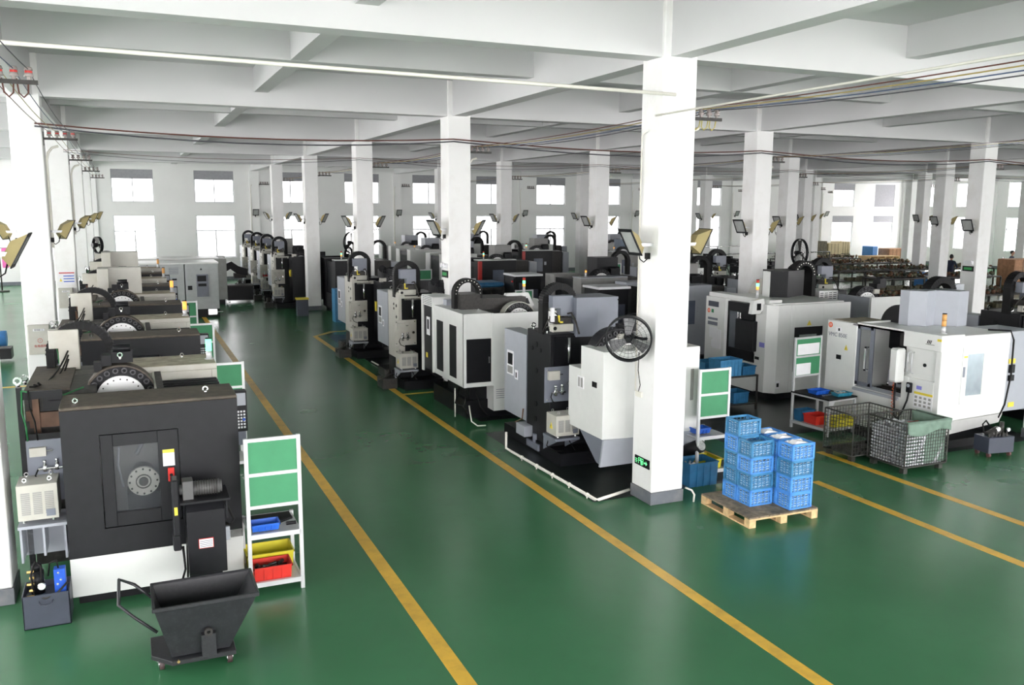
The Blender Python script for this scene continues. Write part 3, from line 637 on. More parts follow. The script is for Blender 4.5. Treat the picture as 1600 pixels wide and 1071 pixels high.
# ================================================================ machines of the aisle row: their backs face the green aisle
RN = 'machining centres seen from behind along the aisle'
def rear_machine(loc, label, cabm, cabside, colm, platem, shelfm, cab=(.42, 1.88), encl=DARK, ey=-.8, head=GREY, ex=.45, colz=2.0, strip=False, dx=.95):
    t = T('machining_center', label, 'machine', loc, group=RN)
    c = MB().box(0, .30, .88, 1.80, cab[0], cab[1]).build('control_cabinet', cabm, t, bev=.006)
    MB().box(0, .3, .872, .88, cab[0], cab[1]).build('cabinet_side', cabside, c)
    zc = cab[1]-.62
    b = MB(); b.box(-.006, 0, 1.40, 1.68, zc-.16, zc+.26); p_ = b.build('cabinet_label', PAPER, c); MB().box(-.009, -.006, 1.44, 1.64, zc+.02, zc+.22).build('label_picture', DARK2, p_); MB().box(-.009, -.006, 1.43, 1.65, zc-.13, zc-.01).build('label_text', MGREY, p_)
    b = MB(); b.box(-.006, 0, 1.22, 1.34, zc-.2, zc-.04); p_ = b.build('warning_label', PAPER, c); MB().box(-.009, -.006, 1.26, 1.30, zc-.17, zc-.08).build('label_mark', DARK2, p_)
    b = MB(); b.box(0, .85, .0, .85, .2, colz); col = b.build('machine_column', colm if not strip else DARK2, t, bev=.01)
    b = MB()
    if strip:
        b2 = MB(); b2.box(-.01, .13, -.01, .82, .62, colz+.02); st = b2.build('casting_face', colm, t, bev=.006)
        for z in (.75, 1.05, 1.3, 1.55, 1.8): b.cyl((-.018, .15, z), (-.008, .15, z), .035, 12)
        for z in (1.82, 1.72): b.cyl((-.018, .35, z), (-.008, .35, z), .028, 12)
        b.build('casting_hole', DARK2, st)
        MB().box(.30, .38, -.02, 0, 1.2, 1.95).build('guide_rail', colm, t); MB().box(.12, .62, -.03, 0, 1.93, 2.02).build('top_flange', colm, t)
    else:
        for z in (.55, .8, 1.35, 1.78): b.cyl((-.01, .5, z), (.002, .5, z), .05, 14)
        for z in (1.70, ): b.cyl((-.01, .35, z), (.002, .35, z), .04, 14); b.cyl((-.01, .65, z), (.002, .65, z), .04, 14)
        b.build('casting_hole', DARK2, col)
    b = MB(); b.box(.06, .50, -.03, .0, 1.5, 1.97); b.build('recess', DARK2, t); MB().cyl((.30, -.06, 1.55), (.30, -.06, 1.95), .025, 10).build('ball_screw', STEEL, t)
    pl = MB().box(-.12, .38, -.06, -.045, .94, 1.50).build('pneumatic_panel', platem, t, bev=.003)
    MB().box(-.07, .12, -.12, -.06, 1.30, 1.44).build('sensor_box', CREAM, pl); MB().cyl((.12, -.09, 1.38), (.18, -.09, 1.38), .008, 6).build('cable_gland', STEEL, pl)
    valves(pl, .05, -.06, 1.12); b = MB(); [b.cyl((x, -.07, z), (x, -.06, z), .012, 8) for x in (-.08, .34) for z in (.98, 1.46)]; b.cyl((.30, -.1, 1.22), (.30, -.06, 1.22), .03, 10); b.build('panel_screw', STEEL, pl)
    transformer(t, -.13, .27, -.50, -.16, .47, .82, warn=True)
    MB().box(-.14, .28, -.50, -.06, .42, .46).prism([(-.06, .2), (-.06, .42), (-.5, .42)], 'x', -.13, -.11).prism([(-.06, .2), (-.06, .42), (-.5, .42)], 'x', .25, .27).build('transformer_shelf', shelfm, t)
    MB().box(-.02, 1.6, -.45, 1.75, .0, .2).build('machine_base', DARK2, t)
    eyebolt(t, (.05, .22, colz), .042); eyebolt(t, (.05, .72, colz), .042)
    chain(t, (.27, .30, 2.48), .30, .10, .16, .5)
    MB().prism([(.06, 2.60), (.42, 2.60), (.42, 2.28), (.20, 2.28), (.20, 2.40), (.06, 2.40)], 'y', .05, .20).build('cable_box', head, t, bev=.004)
    MB().box(.03, .40, -.02, .10, 2.04, 2.16).build('counterweight_arm', CREAM, t, bev=.01); MB().cyl((.07, -.03, 2.1), (.07, -.02, 2.1), .03, 12).build('arm_pin', DARK2, t)
    MB().box(.13, .155, -.02, .01, 2.18, 2.30).box(.13, .21, -.02, .01, 2.18, 2.205).build('valve_handle', YELP, t)
    MB().box(.10, .36, .0, .25, 2.16, 2.26).cyl((.30, .1, 2.1), (.30, .1, 2.34), .05, 12).tube([(.3, .1, 2.3), (.36, .0, 2.33), (.39, -.1, 2.2), (.40, -.2, 2.02)], .016, 6).tube([(.2, .1, 2.26), (.1, .05, 2.34), (.0, .1, 2.2), (-.03, .2, 2.02)], .012, 6).build('lubrication_unit', CAST, t)
    drum(t, (dx, ey+.35, 1.78), .42, .28, .24, shell=DARK)
    b = MB(); b.box(.72, .82, ey+.25, ey+.5, 2.1, 2.24); b.box(.84, 1.04, ey+.28, ey+.5, 2.14, 2.34); b.cyl((.86, ey+.36, 2.34), (1.02, ey+.36, 2.34), .06, 10); b.build('magazine_motor', DARK2, t)
    MB().box(.60, .76, ey+.2, ey+.3, 2.02, 2.12).build('motor_bracket', CREAM, t)
    # small lubrication pump and piping low at the back
    b = MB(); b.box(-.05, .30, .30, .75, .05, .16); b.cyl((.0, .5, .16), (.0, .5, .3), .05, 10); b.build('drip_tray', shelfm if not strip else DARK2, t)
    MB().tube([(-.1, -.2, .42), (-.16, -.24, .3), (-.05, -.3, .22), (.1, -.3, .2)], .010, 6).tube([(.2, -.2, .42), (.3, -.3, .2), (.5, -.5, .06)], .009, 6).build('coolant_hose', RUB, t)
    return t
n0 = rear_machine((-.30, 2.5, 0), 'machine beside the big near column: grey cabinet, dark casting, off-white guard', LGREY, GREY, DARK, GREY, GREY, encl=WHITE, ey=-1.25, dx=.62)
# its off-white enclosure
b = MB(); b.prism([(.10, -.83), (.10, -1.5), (.45, -1.55), (1.70, -1.55), (1.70, -1.05), (1.2, -.9)], 'z', .68, 1.95); b.prism([(.10, -.45), (.10, -.83), (.3, -.83), (.3, -.45)], 'z', .68, 1.60)
b.box(1.62, 1.70, -1.1, 1.7, .68, 1.95); gp = b.build('guard_panel', WHITE, n0, bev=.004)
MB().prism([(-1.50, .68), (-.83, .68), (-1.34, .31), (-1.50, .29)], 'x', .10, .13).build('guard_skirt', GREY, n0); b = MB(); b.prism([(.105, .68), (1.70, .68), (1.68, .30), (.05, .29)], 'y', -1.545, -1.505); b.box(1.66, 1.70, -1.5, 1.7, .28, .68); b.build('guard_skirt', LGREY, n0)
MB().box(.092, .10, -1.32, -1.19, 1.40, 1.48).build('socket_cover', DARK2, gp)
b = MB(); b.box(.092, .10, -.93, -.74, 1.31, 1.49); pp = b.build('instruction_label', PAPER, gp); MB().box(.089, .092, -.91, -.85, 1.33, 1.47).box(.089, .092, -.82, -.77, 1.33, 1.47).build('label_mark', MGREY, pp)
MB().box(1.55, 1.60, -1.562, -1.55, 1.15, 1.62).build('guard_slot', MGREY, gp)
MB().prism([(.42, .10), (.42, -.06), (.78, -.10), (1.15, -.10), (1.15, .5), (.42, .5)], 'z', 1.95, 2.57).build('spindle_cover', GREY, n0, bev=.004)
b = MB(); b.cyl((1.145, -.11, 2.52), (1.145, -.10, 2.52), .012, 8); b.build('cover_screw', DARK2, n0)
MB().box(.02, .07, .0, .05, 2.2, 2.42).build('lubricator', PAPER, n0)
MB().box(-.15, .28, .62, .95, .22, .40).build('junction_box', LGREY, n0, bev=.004)
MB().tube([(-.02, .95, .62), (-.04, .95, .45), (-.12, 1.05, .38)], .012, 6).build('copper_pipe', COPPER, n0)
# white containment pipe on the floor
b = MB(); b.tube([(-.76, 3.15, .33), (-.76, 3.15, .06), (-.74, 2.9, .05), (-.64, .38, .05), (-.6, .36, .05), (0.0, .56, .05)], .022, 8)
p_ = b.build('floor_pipe', PIPEW, label='white containment pipe on the floor around the machine beside the big column', cat='pipe')
b = MB()
for k in range(5): y = .6+k*.5; b.cyl((-.648-.02*k, y, 0), (-.648-.02*k, y, .05), .012, 8); b.ring((-.648-.02*k, y, .05), 'y', .03, .021, .03, 10)
b.build('pipe_clamp', PIPEW, p_)
b = MB().tube([(-.68, 12.0, .04), (-.53, 8.45, .04), (.1, 8.6, .04)], .02, 8).build('floor_pipe', PIPEW, label='white containment pipe on the floor at the first cream-cast machine', cat='pipe')
# second and third machines of that look
n2 = rear_machine((-.87, 8.85, 0), 'cream-cast machine with a slate cabinet, just beyond the white guarded machine', LGREY, GREY, CREAM, CREAM, LGREY, cab=(.78, 2.02), strip=True, colz=2.08)
b = MB(); b.box(.55, .62, -.85, -.1, .35, 2.02); b.box(.62, 2.5, -.85, -.80, .35, 2.05); b.build('guard_panel', DARK, n2)
MB().box(.50, .55, -.5, -.38, 1.25, 1.5).build('warning_label', YELP, n2)
MB().box(.75, 1.7, -.3, .2, 2.05, 2.3).cyl((.75, -.2, 2.35), (1.1, .1, 2.12), .09, 12).build('spindle_motor', DARK, n2)
b = MB(); b.box(-.42, -.1, -.15, .35, .0, .22); b.cyl((-.3, 0, .22), (-.3, 0, .4), .05, 10); b.cyl((-.2, .2, .22), (-.2, .2, .38), .04, 10); b.tube([(-.42, .1, .12), (-.5, -.1, .2), (-.4, -.25, .3), (-.2, -.2, .35)], .012, 6); b.build('coolant_pump', CAST, n2)
n3 = dup(n2, (-.87, 13.15, 0), 0, 'second cream-cast machine with a slate cabinet, the one nearer the yellow corner line')
_far = [(25.5, 'nearest of the four machines in line far down the aisle'), (28.7, 'second of the four machines far down the aisle, red tag on it'), (31.8, 'third of the four machines far down the aisle'), (34.9, 'last machine of the aisle row, by the far wall')]
for y, l in _far:
    o = dup(n2, (-1.0, y, 0), 0, l)
    if y in (25.5, 31.8): MB().box(.3, .8, .3, .4, 2.1, 2.7).build('spindle_cover', MGREY, o)
    if y == 28.7: MB().box(-.03, .3, -.09, -.06, 1.0, 1.12).build('red_tag', REDP, o)
# white guarded machine N1
t = T('machining_center', 'white guarded machine with black inset doors, third from the big column end of the aisle row', 'machine', (-.72, 5.2, 0), group=RN); n1 = t
t['label'] = 'white boxy guarded machine with black inset doors and a vented top corner, along the aisle'
b = MB(); b.box(0, .04, .02, 1.68, .66, 2.03); b.box(.04, .57, .02, .06, .66, .74); b.box(.04, .57, .02, .06, 1.56, 2.03); b.box(.0, .05, 0, .06, .66, 2.03); b.box(.55, .59, 0, .06, .66, 2.03); b.box(.04, .6, .06, 1.68, .66, .70); b.box(.04, .57, .06, 1.7, 1.99, 2.03)
gp = b.build('guard_panel', WHITE, t, bev=.004)
MB().box(.05, .55, .03, .05, .745, 1.555).build('rear_door', DARK2, t); MB().box(.49, .52, .01, .03, 1.1, 1.22).build('door_handle', STEEL, t)
for y0, y1, z0, z1 in ((1.15, 1.52, .77, 1.76), (.40, .77, .77, 1.76)): MB().box(-.006, .0, y0, y1, z0, z1).build('service_panel', DARK2, gp)
b = MB(); b.box(0, .5, 1.74, 2.35, .66, 1.98); cb = b.build('control_cabinet', DARK, t, bev=.004); MB().box(-.03, 0, 2.33, 2.42, .6, 2.15).box(-.03, 0, 1.68, 1.74, .66, 2.03).build('cabinet_edge', WHITE, t)
b = MB(); b.box(-.008, 0, 1.95, 2.15, 1.38, 1.75); p_ = b.build('cabinet_label', PAPER, cb); MB().box(-.011, -.008, 2.0, 2.1, 1.5, 1.7).build('label_picture', DARK2, p_); MB().box(-.008, 0, 2.1, 2.2, .9, 1.0).build('warning_label', YELP, cb)
vt = MB().box(-.02, .45, 1.70, 2.42, 1.98, 2.18).build('vent_box', WHITE, t, bev=.004)
b = MB(); [b.box(-.024, -.02, 1.78+c*.12, 1.86+c*.12, 2.01+r*.035, 2.022+r*.035) for r in range(5) for c in range(5)]; b.build('vent_slot', DARK2, vt)
MB().box(.2, .5, 1.5, 1.9, 2.03, 2.14).build('cable_hood', LGREY, t)
b = MB(); b.box(.59, 2.5, 0, .05, .18, 2.02); b.box(.59, .63, .02, 1.2, .18, .7); b.box(2.45, 2.5, 0, 2.3, .18, 2.02); b.build('front_guard', WHITE, t, bev=.004)
b = MB(); [b.box(.64, .85, -.004, 0, .42+k*.04, .43+k*.04) for k in range(5)]; b.build('vent_slot', GREY, t)
MB().box(.6, 2.45, .05, .15, 1.9, 1.98).build('guard_rail', WHITE, t)
MB().box(.15, 1.9, .3, 2.2, .0, .35).build('machine_base', DARK2, t); MB().box(.25, .9, .35, 1.6, .35, .65).box(.2, 1.6, .4, 2.0, .7, 1.9).build('machine_column', DARK2, t)
chain(t, (.42, .95, 2.32), .29, .08, .16, .32, dots=True)
MB().box(.2, .6, .7, 1.2, 2.0, 2.32).box(.6, 1.3, .8, 1.5, 2.0, 2.22).box(1.2, 1.7, 1.0, 1.5, 1.95, 2.2).build('spindle_head', CAST, t)
drum(t, (1.34, .62, 1.80), .36, .235, .2, shell=CREAM); eyebolt(t, (.5, .55, 1.98), .03)
MB().prism([(1.3, 2.05), (1.36, 2.26), (1.85, 2.26), (1.98, 2.0), (1.9, 1.95)], 'y', 1.2, 1.3).build('control_head', WHITE, t, bev=.004)
MB().box(1.52, 1.6, 1.19, 1.2, 2.12, 2.2).build('control_button', DARK2, t); MB().prism([(1.72, 2.03), (1.75, 2.15), (1.83, 2.15), (1.88, 2.03)], 'y', 1.19, 1.2).build('control_button', DARK2, t)
tower(t, (1.77, 1.25, 2.26), (E_OR, E_GR, E_RD), .06, .028, .12)
b = MB(); b.tube([(.1, .1, .6), (.0, .05, .3), (.1, .0, .1)], .012, 6).tube([(.25, .1, .65), (.3, -.05, .3), (.45, -.1, .1)], .012, 6).tube([(.05, .4, .6), (-.1, .2, .35), (.0, .1, .3)], .014, 6); b.build('coolant_hose', RUB, t)
MB().tube([(-.05, .35, .6), (-.05, .35, .05)], .014, 8).tube([(.06, -.1, .35), (.03, -.3, .1), (.1, -.42, .04), (.25, -.45, .04)], .013, 8).build('drain_pipe', PIPEW, t)

# ================================================================ wall fan, exit signs, placards on columns
def fan(lab, loc, rz, rad=.30, arm=(.3, .05, 0), tilt=0, cat_lab=True, pole=None):
    t = T('wall_fan' if not pole else 'pedestal_fan', lab, 'fan', loc, rz)
    t.rotation_euler.x = tilt
    MB().ring((0, 0, 0), 'y', rad, rad-.022, .10, 40).build('fan_rim', DARK2, t)
    b = MB()
    for k in range(28):
        a = 2*PI*k/28; b.tube([(.05*math.cos(a), -.075, .05*math.sin(a)), (rad*.6*math.cos(a), -.07, rad*.6*math.sin(a)), (rad*.96*math.cos(a), -.04, rad*.96*math.sin(a))], .0016, 3)
        b.tube([(.05*math.cos(a), .06, .05*math.sin(a)), (rad*.96*math.cos(a), .04, rad*.96*math.sin(a))], .0016, 3)
    for q in (.25, .42, .6, .78): b.ring((0, -.072+.02*(q > .7), 0), 'y', rad*q+.002, rad*q-.002, .003, 30)
    b.build('fan_grille', DARK2, t)
    for k in range(3):
        a = 2*PI*k/3+.5; q = Matrix.Rotation(a, 4, 'Y') @ Matrix.Rotation(.45, 4, 'X')
        b = MB(); v = [b.b.verts.new(q @ Vector(p)) for p in [(.05, 0, -.03), (rad*.85, 0, -.11), (rad*.9, 0, .07), (.05, 0, .04), (.05, .004, -.03), (rad*.85, .004, -.11), (rad*.9, .004, .07), (.05, .004, .04)]]
        for f_ in ((0,1,2,3), (7,6,5,4), (0,4,5,1), (1,5,6,2), (2,6,7,3), (3,7,4,0)): b.b.faces.new([v[i_] for i_ in f_])
        b.build('fan_blade', mat('fan_blade_grey', (.16, .16, .165), .45, .4, var=.3, nscale=30) if not pole else CAST, t)
    MB().cyl((0, .02, 0), (0, .18, 0), .07, 16).cyl((0, -.08, 0), (0, .02, 0), .035, 12).build('fan_motor', DARK2, t)
    if arm: MB().tube([(0, .14, 0), (arm[0]*.6, .14+arm[1], -.04), (arm[0], .14+arm[1], -.02)], .02, 8).cyl((arm[0]-.02, .14+arm[1], -.02), (arm[0], .14+arm[1], -.02), .05, 12).build('fan_arm', DARK2, t)
    if pole: MB().cyl((0, .15, -pole), (0, .15, 0), .018, 10).cyl((0, .15, -pole), (0, .15, -pole+.04), .25, 20).build('fan_pole', STEEL, t)
    return t
fan('large black wall fan with three steel blades on the big near column', (-.28, .22, 2.26), -.62, .31, arm=(.30, .02, 0), tilt=.1)
t = T('exit_sign', 'green and black running-man exit sign low on the big near column', 'sign', (0, .055, .48))
MB().box(-.014, 0, 0, .36, 0, .125).build('sign_box', DARK2, t, bev=.003)
b = MB(); b.cyl((-.017, .20, .095), (-.014, .20, .095), .012, 10); b.box(-.017, -.014, .175, .205, .05, .085); b.box(-.017, -.014, .20, .25, .07, .08); b.box(-.017, -.014, .15, .18, .065, .075); b.box(-.017, -.014, .19, .20, .02, .05); b.box(-.017, -.014, .165, .178, .02, .055)
b.box(-.017, -.014, .255, .262, .03, .11); b.box(-.017, -.014, .14, .147, .03, .11); b.box(-.017, -.014, .14, .262, .103, .11)
b.prism([(.04, .065), (.075, .095), (.075, .075), (.12, .075), (.12, .055), (.075, .055), (.075, .035)], 'x', -.017, -.014); b.box(-.017, -.014, .29, .34, .075, .085); b.box(-.017, -.014, .29, .34, .05, .06); b.box(-.017, -.014, .30, .33, .03, .037); b.build('sign_symbol', E_EX, t)
def exit_small(loc, lab):
    t = T('exit_sign', lab, 'sign', loc); MB().box(-.02, 0, 0, .36, 0, .15).build('sign_box', DARK2, t)
    MB().box(-.024, -.02, .05, .31, .04, .11).build('sign_symbol', mat('dark_exit_green', (.02, .25, .06), .5, emit=.1), t)
    l = MB().box(-.05, 0, .02, .30, .2, .3).build('emergency_lamp', PAPER, t); MB().cyl((-.09, .07, .26), (-.04, .07, .26), .05, 12).cyl((-.09, .25, .26), (-.04, .25, .26), .05, 12).build('lamp_head', PAPER, l)
exit_small((0, 8.05, 2.46), 'dark exit sign with twin emergency lamps on the second column of the aisle row')
exit_small((16, 8.06, 2.2), 'exit sign with twin lamps on the nearest tall column by the drain pipe, far right')
exit_small((32.0, 16.05, 2.3), 'small exit sign on a distant column near the right wall')
def placard(loc, w_, h, lab, lines=3, sign=True):
    t = T('placard', lab, 'sign', loc); MB().box(0, w_, -.012, 0, 0, h).build('board', PAPER, t)
    MB().box(.02, w_-.02, -.015, -.012, h*.82, h*.90).build('red_heading', REDP, t)
    b = MB(); [b.box(w_*.3, w_-.03, -.015, -.012, h*(.2+.2*k), h*(.27+.2*k)) for k in range(lines)]; b.build('blue_text_line', BLUEP, t)
    MB().prism([(.03, h*.25), (w_*.22, h*.25), (w_*.12, h*.5)], 'y', -.015, -.012).build('yellow_triangle', YELP, t)
    return t
placard((-7.93, 15.98, 1.90), .40, .36, 'white safety placard with red heading on the third left column')
# distribution boxes on the left columns
def dist_box(loc, lab, txt):
    t = T('distribution_box', lab, 'electrical box', loc, group='distribution boxes on the left columns'); MB().box(0, .34, -.16, 0, 0, .52).build('box_body', CREAM, t, bev=.006)
    MB().box(.015, .325, -.168, -.16, .02, .50).build('box_door', CREAM, t, bev=.003); MB().box(.09, .27, -.172, -.168, .42, .46).build('name_strip', PAPER, t)
    text('name_text', '配电箱 1-2', .03, DARK2, t, (.18, -.174, .44), RX)
    if txt: 
        b = MB(); b.ring((.19, -.170, .25), 'y', .04, .034, .004, 20); b.build('round_mark', REDP, t); text('bolt_mark', '↯', .05, REDP, t, (.19, -.172, .25), RX)
        text('danger_text', '有电危险', .05, REDP, t, (.19, -.172, .15), RX)
dist_box((-7.95, 7.99, 1.33), 'cream electrical box with red danger mark on the second left column', True)
dist_box((-7.95, 15.99, 1.30), 'cream electrical box below the safety placard on the third left column', False)
# ================================================================ pallet with blue crates
t = T('pallet', 'wooden pallet under the stacked blue crates beside the big column', 'pallet', (.66, -1.22, 0), -.02)
b = MB()
for k in range(7): MB().box(k*.155, k*.155+.148, 0, 1.03, .118, .138).build('deck_plank', WOOD, t)
for y in (0, .44, .93): MB().box(0, 1.08, y, y+.10, .096, .118).build('cross_board', WOODL, t)
for x in (0, .49, .98):
    for y in (0, .44, .93): MB().box(x, x+.10, y, y+.10, .02, .096).build('block', WOODL, t)
    MB().box(x, x+.10, 0, 1.03, 0, .02).build('runner', WOODL, t)
# raised joints
def crate_mesh(cw, cd, ch, m_):
    b = MB(); t_ = .012
    for x in (0, cw-.03):
        for y in (0, cd-.03): b.box(x, x+.03, y, y+.03, 0, ch)
    for z0, z1 in ((0, .018), (ch-.03, ch)):
        b.box(0, cw, 0, t_, z0, z1); b.box(0, cw, cd-t_, cd, z0, z1); b.box(0, t_, 0, cd, z0, z1); b.box(cw-t_, cw, 0, cd, z0, z1)
    for z in (ch*.3, ch*.5, ch*.7):
        b.box(0, cw, .001, .006, z-.004, z+.004); b.box(0, cw, cd-.006, cd-.001, z-.004, z+.004); b.box(.001, .006, 0, cd, z-.004, z+.004); b.box(cw-.006, cw-.001, 0, cd, z-.004, z+.004)
    for k in range(1, 6):
        x = cw*k/6; b.box(x-.004, x+.004, 0, .008, 0, ch); b.box(x-.004, x+.004, cd-.008, cd, 0, ch)
    for k in range(1, 5):
        y = cd*k/5; b.box(0, .008, y-.004, y+.004, 0, ch); b.box(cw-.008, cw, y-.004, y+.004, 0, ch)
    b.box(.005, cw-.005, .005, cd-.005, 0, .006)
    return b.mesh('crate_lattice', m_)
def liner_mesh(cw, cd, ch, m_):     # curved ribs of the cups packed inside, seen through the lattice
    b = MB()
    for r_ in range(5):
        z = .03+r_*(ch-.06)/5
        for k in range(3):
            x0 = .03+k*(cw-.06)/3; w_ = (cw-.06)/3*.85
            pts = [(x0+w_*q/5, .014, z+.018*math.sin(PI*q/5*.7+.2)) for q in range(6)]; b.tube(pts, .004, 4)
        for k in range(2):
            y0 = .03+k*(cd-.06)/2; w_ = (cd-.06)/2*.85
            b.tube([(.014, y0+w_*q/5, z+.018*math.sin(PI*q/5*.7+.2)) for q in range(6)], .004, 4)
    return b.mesh('packed_cup_ribs', m_)
def inner_mesh(cw, cd, ch, m_): return MB().box(.02, cw-.02, .02, cd-.02, .006, ch*.72).mesh('packed_cups', m_)
cw, cd, ch = .36, .278, .215
CMs = [crate_mesh(cw, cd, ch, LBLUE), crate_mesh(cw, cd, ch, LBLUE2)]; RB = liner_mesh(cw, cd, ch, mat('pale_cup_plastic', (.55, .70, .85), .4)); IN = inner_mesh(cw, cd, ch, mat('stacked_cup_blue', (.13, .27, .42), .6, var=.4, nscale=25))
def crate(x, y, z, lab, col=0, grp='blue lattice crates stacked on the pallet', full=True, rz=0):
    t = T('plastic_crate', lab, 'crate', (x, y, z), rz, grp); lk(CMs[col], 'crate_lattice', t, (0, 0, 0)); lk(IN, 'packed_cups', t, (0, 0, 0)); o = lk(RB, 'cup_ribs', t, (0, 0, 0)); o['kind'] = 'stuff'
    return t
stacks = [('tall back left stack', .925, -.60, 5, (0, 1, 1, 0, 1)), ('front left stack', .925, -.885, 4, (0, 1, 0, 1)), ('front right stack', 1.32, -1.19, 4, (0, 0, 1, 0)), ('middle right stack', 1.32, -.90, 4, (0, 1, 0, 0)), ('back right stack', 1.32, -.61, 4, (0, 1, 0, 0))]
on = ['bottom', 'second from the bottom', 'third from the bottom', 'fourth from the bottom', 'topmost']
for nm, x, y, n, cols in stacks:
    for k in range(n):
        crate(x+R.uniform(-.006, .006), y, .139+k*(ch+.001), 'blue lattice crate, %s of the %s' % (on[k] if k < n-1 else 'topmost', nm), cols[k])
for (x, y, nm) in ((1.32, -1.19, 'front right'), (1.32, -.90, 'middle right'), (1.32, -.61, 'back right')):
    b = MB(); b.prism([(x+.05, .985), (x+.30, .97), (x+.32, .985), (x+.12, 1.03)], 'y', y+.05, y+.16); b.prism([(y+.14, .98), (y+.24, .98), (y+.19, 1.01)], 'x', x+.06, x+.3)
    b.build('foam_sheet', PAPER, label='crumpled white foam sheet in the topmost crate of the %s stack' % nm, cat='packing sheet', group='foam sheets in the top crates')

# ================================================================ racks, bins and benches right of the aisle row
r2_ = dup(rk, (1.22, .68, 0), 0, 'aluminium rack with two plain green boards, right behind the big column')
bin_('small blue bin on the work shelf of the rack behind the big column', (1.28, .8, .66), .24, .17, .08, BLUEB, 'small bins on the racks')
bin_('yellow bin on the lower shelf of the rack behind the big column', (1.26, .72, .13), .42, .34, .14, YELB, 'bins under the racks')
bin_('large dusty blue bin on the floor between the big column and the pallet', (.92, .42, 0), .47, .36, .35, DBLUE, 'bins under the racks', content=(SWARF, 30))
t = T('chip_pipe', 'black slanted pipe end full of metal chips beside the big column', 'pipe', (1.2, 1.3, .3))
b = MB(); b.cyl((0, -.2, .0), (.08, -.62, .22), .10, 20); b.build('pipe_body', DARK2, t); b = MB(); b.cyl((.08, -.625, .222), (.081, -.632, .226), .075, 16); b.build('metal_chips', SWARF, t)
b = MB(); b.tube([(.62, -.1, 0), (.63, -.1, .10), (.6, -.08, .16), (.55, .0, .18)], .014, 8).build('floor_stub_pipe', PIPEW, label='short cream pipe stub rising from the floor beside the pallet', cat='pipe')
# bench with an upright green board (in front of the white machine)
def make_bench(loc, lab, rz=0, w_=.66, d=.86, papers=True):
    t = T('workbench', lab, 'workbench', loc, rz, 'aluminium workbenches with green boards')
    for x in (0, w_): MB().box(x-.02, x+.02, d-.04, d, 0, 1.66).build('rear_post', ALU, t, bev=.003); MB().box(x-.02, x+.02, 0, .04, 0, .66).build('front_leg', ALU, t, bev=.003)
    for z in (1.62, 1.28, .92): MB().box(.02, w_-.02, d-.036, d-.004, z, z+.035).build('board_rail', ALU, t)
    for z0, z1 in ((1.315, 1.62), (.955, 1.28)): MB().box(.02, w_-.02, d-.03, d-.02, z0, z1).build('board', BOARD, t)
    if papers: MB().box(.05, w_-.05, d-.034, d-.03, 1.33, 1.53).box(.04, w_*.62, d-.034, d-.03, .96, 1.17).build('paper_sheet', PAPER, t)
    MB().box(-.02, w_+.02, 0, d, .62, .65).build('bench_frame', ALU, t); MB().box(-.03, w_+.03, -.01, d, .65, .675).build('bench_top', RUB, t)
    MB().box(0, w_, 0, d, .11, .13).box(-.02, w_+.02, 0, .04, .09, .14).box(-.02, .02, 0, d, .09, .14).build('lower_shelf', ALU, t)
    MB().prism([(.02, .62), (.14, .62), (.02, .42)], 'y', .01, .03).build('corner_brace', ALU, t)
    return t
bn = make_bench((4.80, 1.80, 0), 'grey bench with board and papers in front of the large white machine', .10)
bin_('blue tray at the back of the bench by the large white machine', (4.86, 2.20, .676), .28, .2, .07, BLUEB, 'small bins on the racks')
bin_('teal tray of small parts at the front of the bench by the white machine', (5.10, 1.92, .676), .30, .15, .06, mat('teal_tray', (.02, .20, .30), .4), 'small bins on the racks', content=(STEEL, 10))
MB().box(4.86, 5.08, 2.02, 2.04, .676, .70).cyl((4.86, 2.03, .69), (4.86, 2.03, .70), .03, 8).build('wrench', STEEL, label='steel wrench lying between the two trays on the bench', cat='tool')
bin_('red bin on the lower shelf of the bench by the large white machine', (4.84, 2.15, .131), .34, .3, .16, REDB, 'bins under the racks')
bin_('yellow bin on the lower shelf of the bench by the large white machine', (5.02, 1.85, .131), .42, .26, .16, YELB, 'bins under the racks')
bin_('dusty blue bin hidden at the back of the lower shelf of the bench', (4.80, 2.48, .131), .3, .18, .2, DBLUE, 'bins under the racks')
make_bench((4.55, 6.1, 0), 'bench with board and papers, behind the big column next to the slanted white machine', 0)
# dark table with crates in front of the white machine with black doors
t = T('steel_table', 'dark steel table carrying blue crates in front of the black-doored white machine', 'table', (4.05, 4.0, 0))
MB().box(0, 1.0, 0, 1.3, .68, .71).build('table_top', CAST, t); [MB().box(x, x+.03, y, y+.03, 0, .68).build('table_leg', CAST, t) for x in (0, .97) for y in (0, 1.27)]
MB().box(0, 1, 0, 1.3, .12, .14).build('table_shelf', CAST, t)
def blue_box(lab, loc, sx, sy, sz, m_=LBLUE2, grp='blue crates around the machines'): return bin_(lab, loc, sx, sy, sz, m_, grp, name='plastic_crate', cat='crate', ribs=6)
blue_box('deep teal crate on the near end of the dark steel table', (4.16, 4.05, .711), .5, .36, .33)
blue_box('shallow blue crate on the right end of the dark steel table', (4.70, 4.05, .711), .3, .34, .18, DBLUE)
blue_box('teal crate behind the deep one on the dark steel table', (4.2, 4.6, .711), .42, .36, .2)
blue_box('small blue box on the shelf under the dark steel table', (4.55, 4.1, .141), .35, .36, .22, DBLUE)
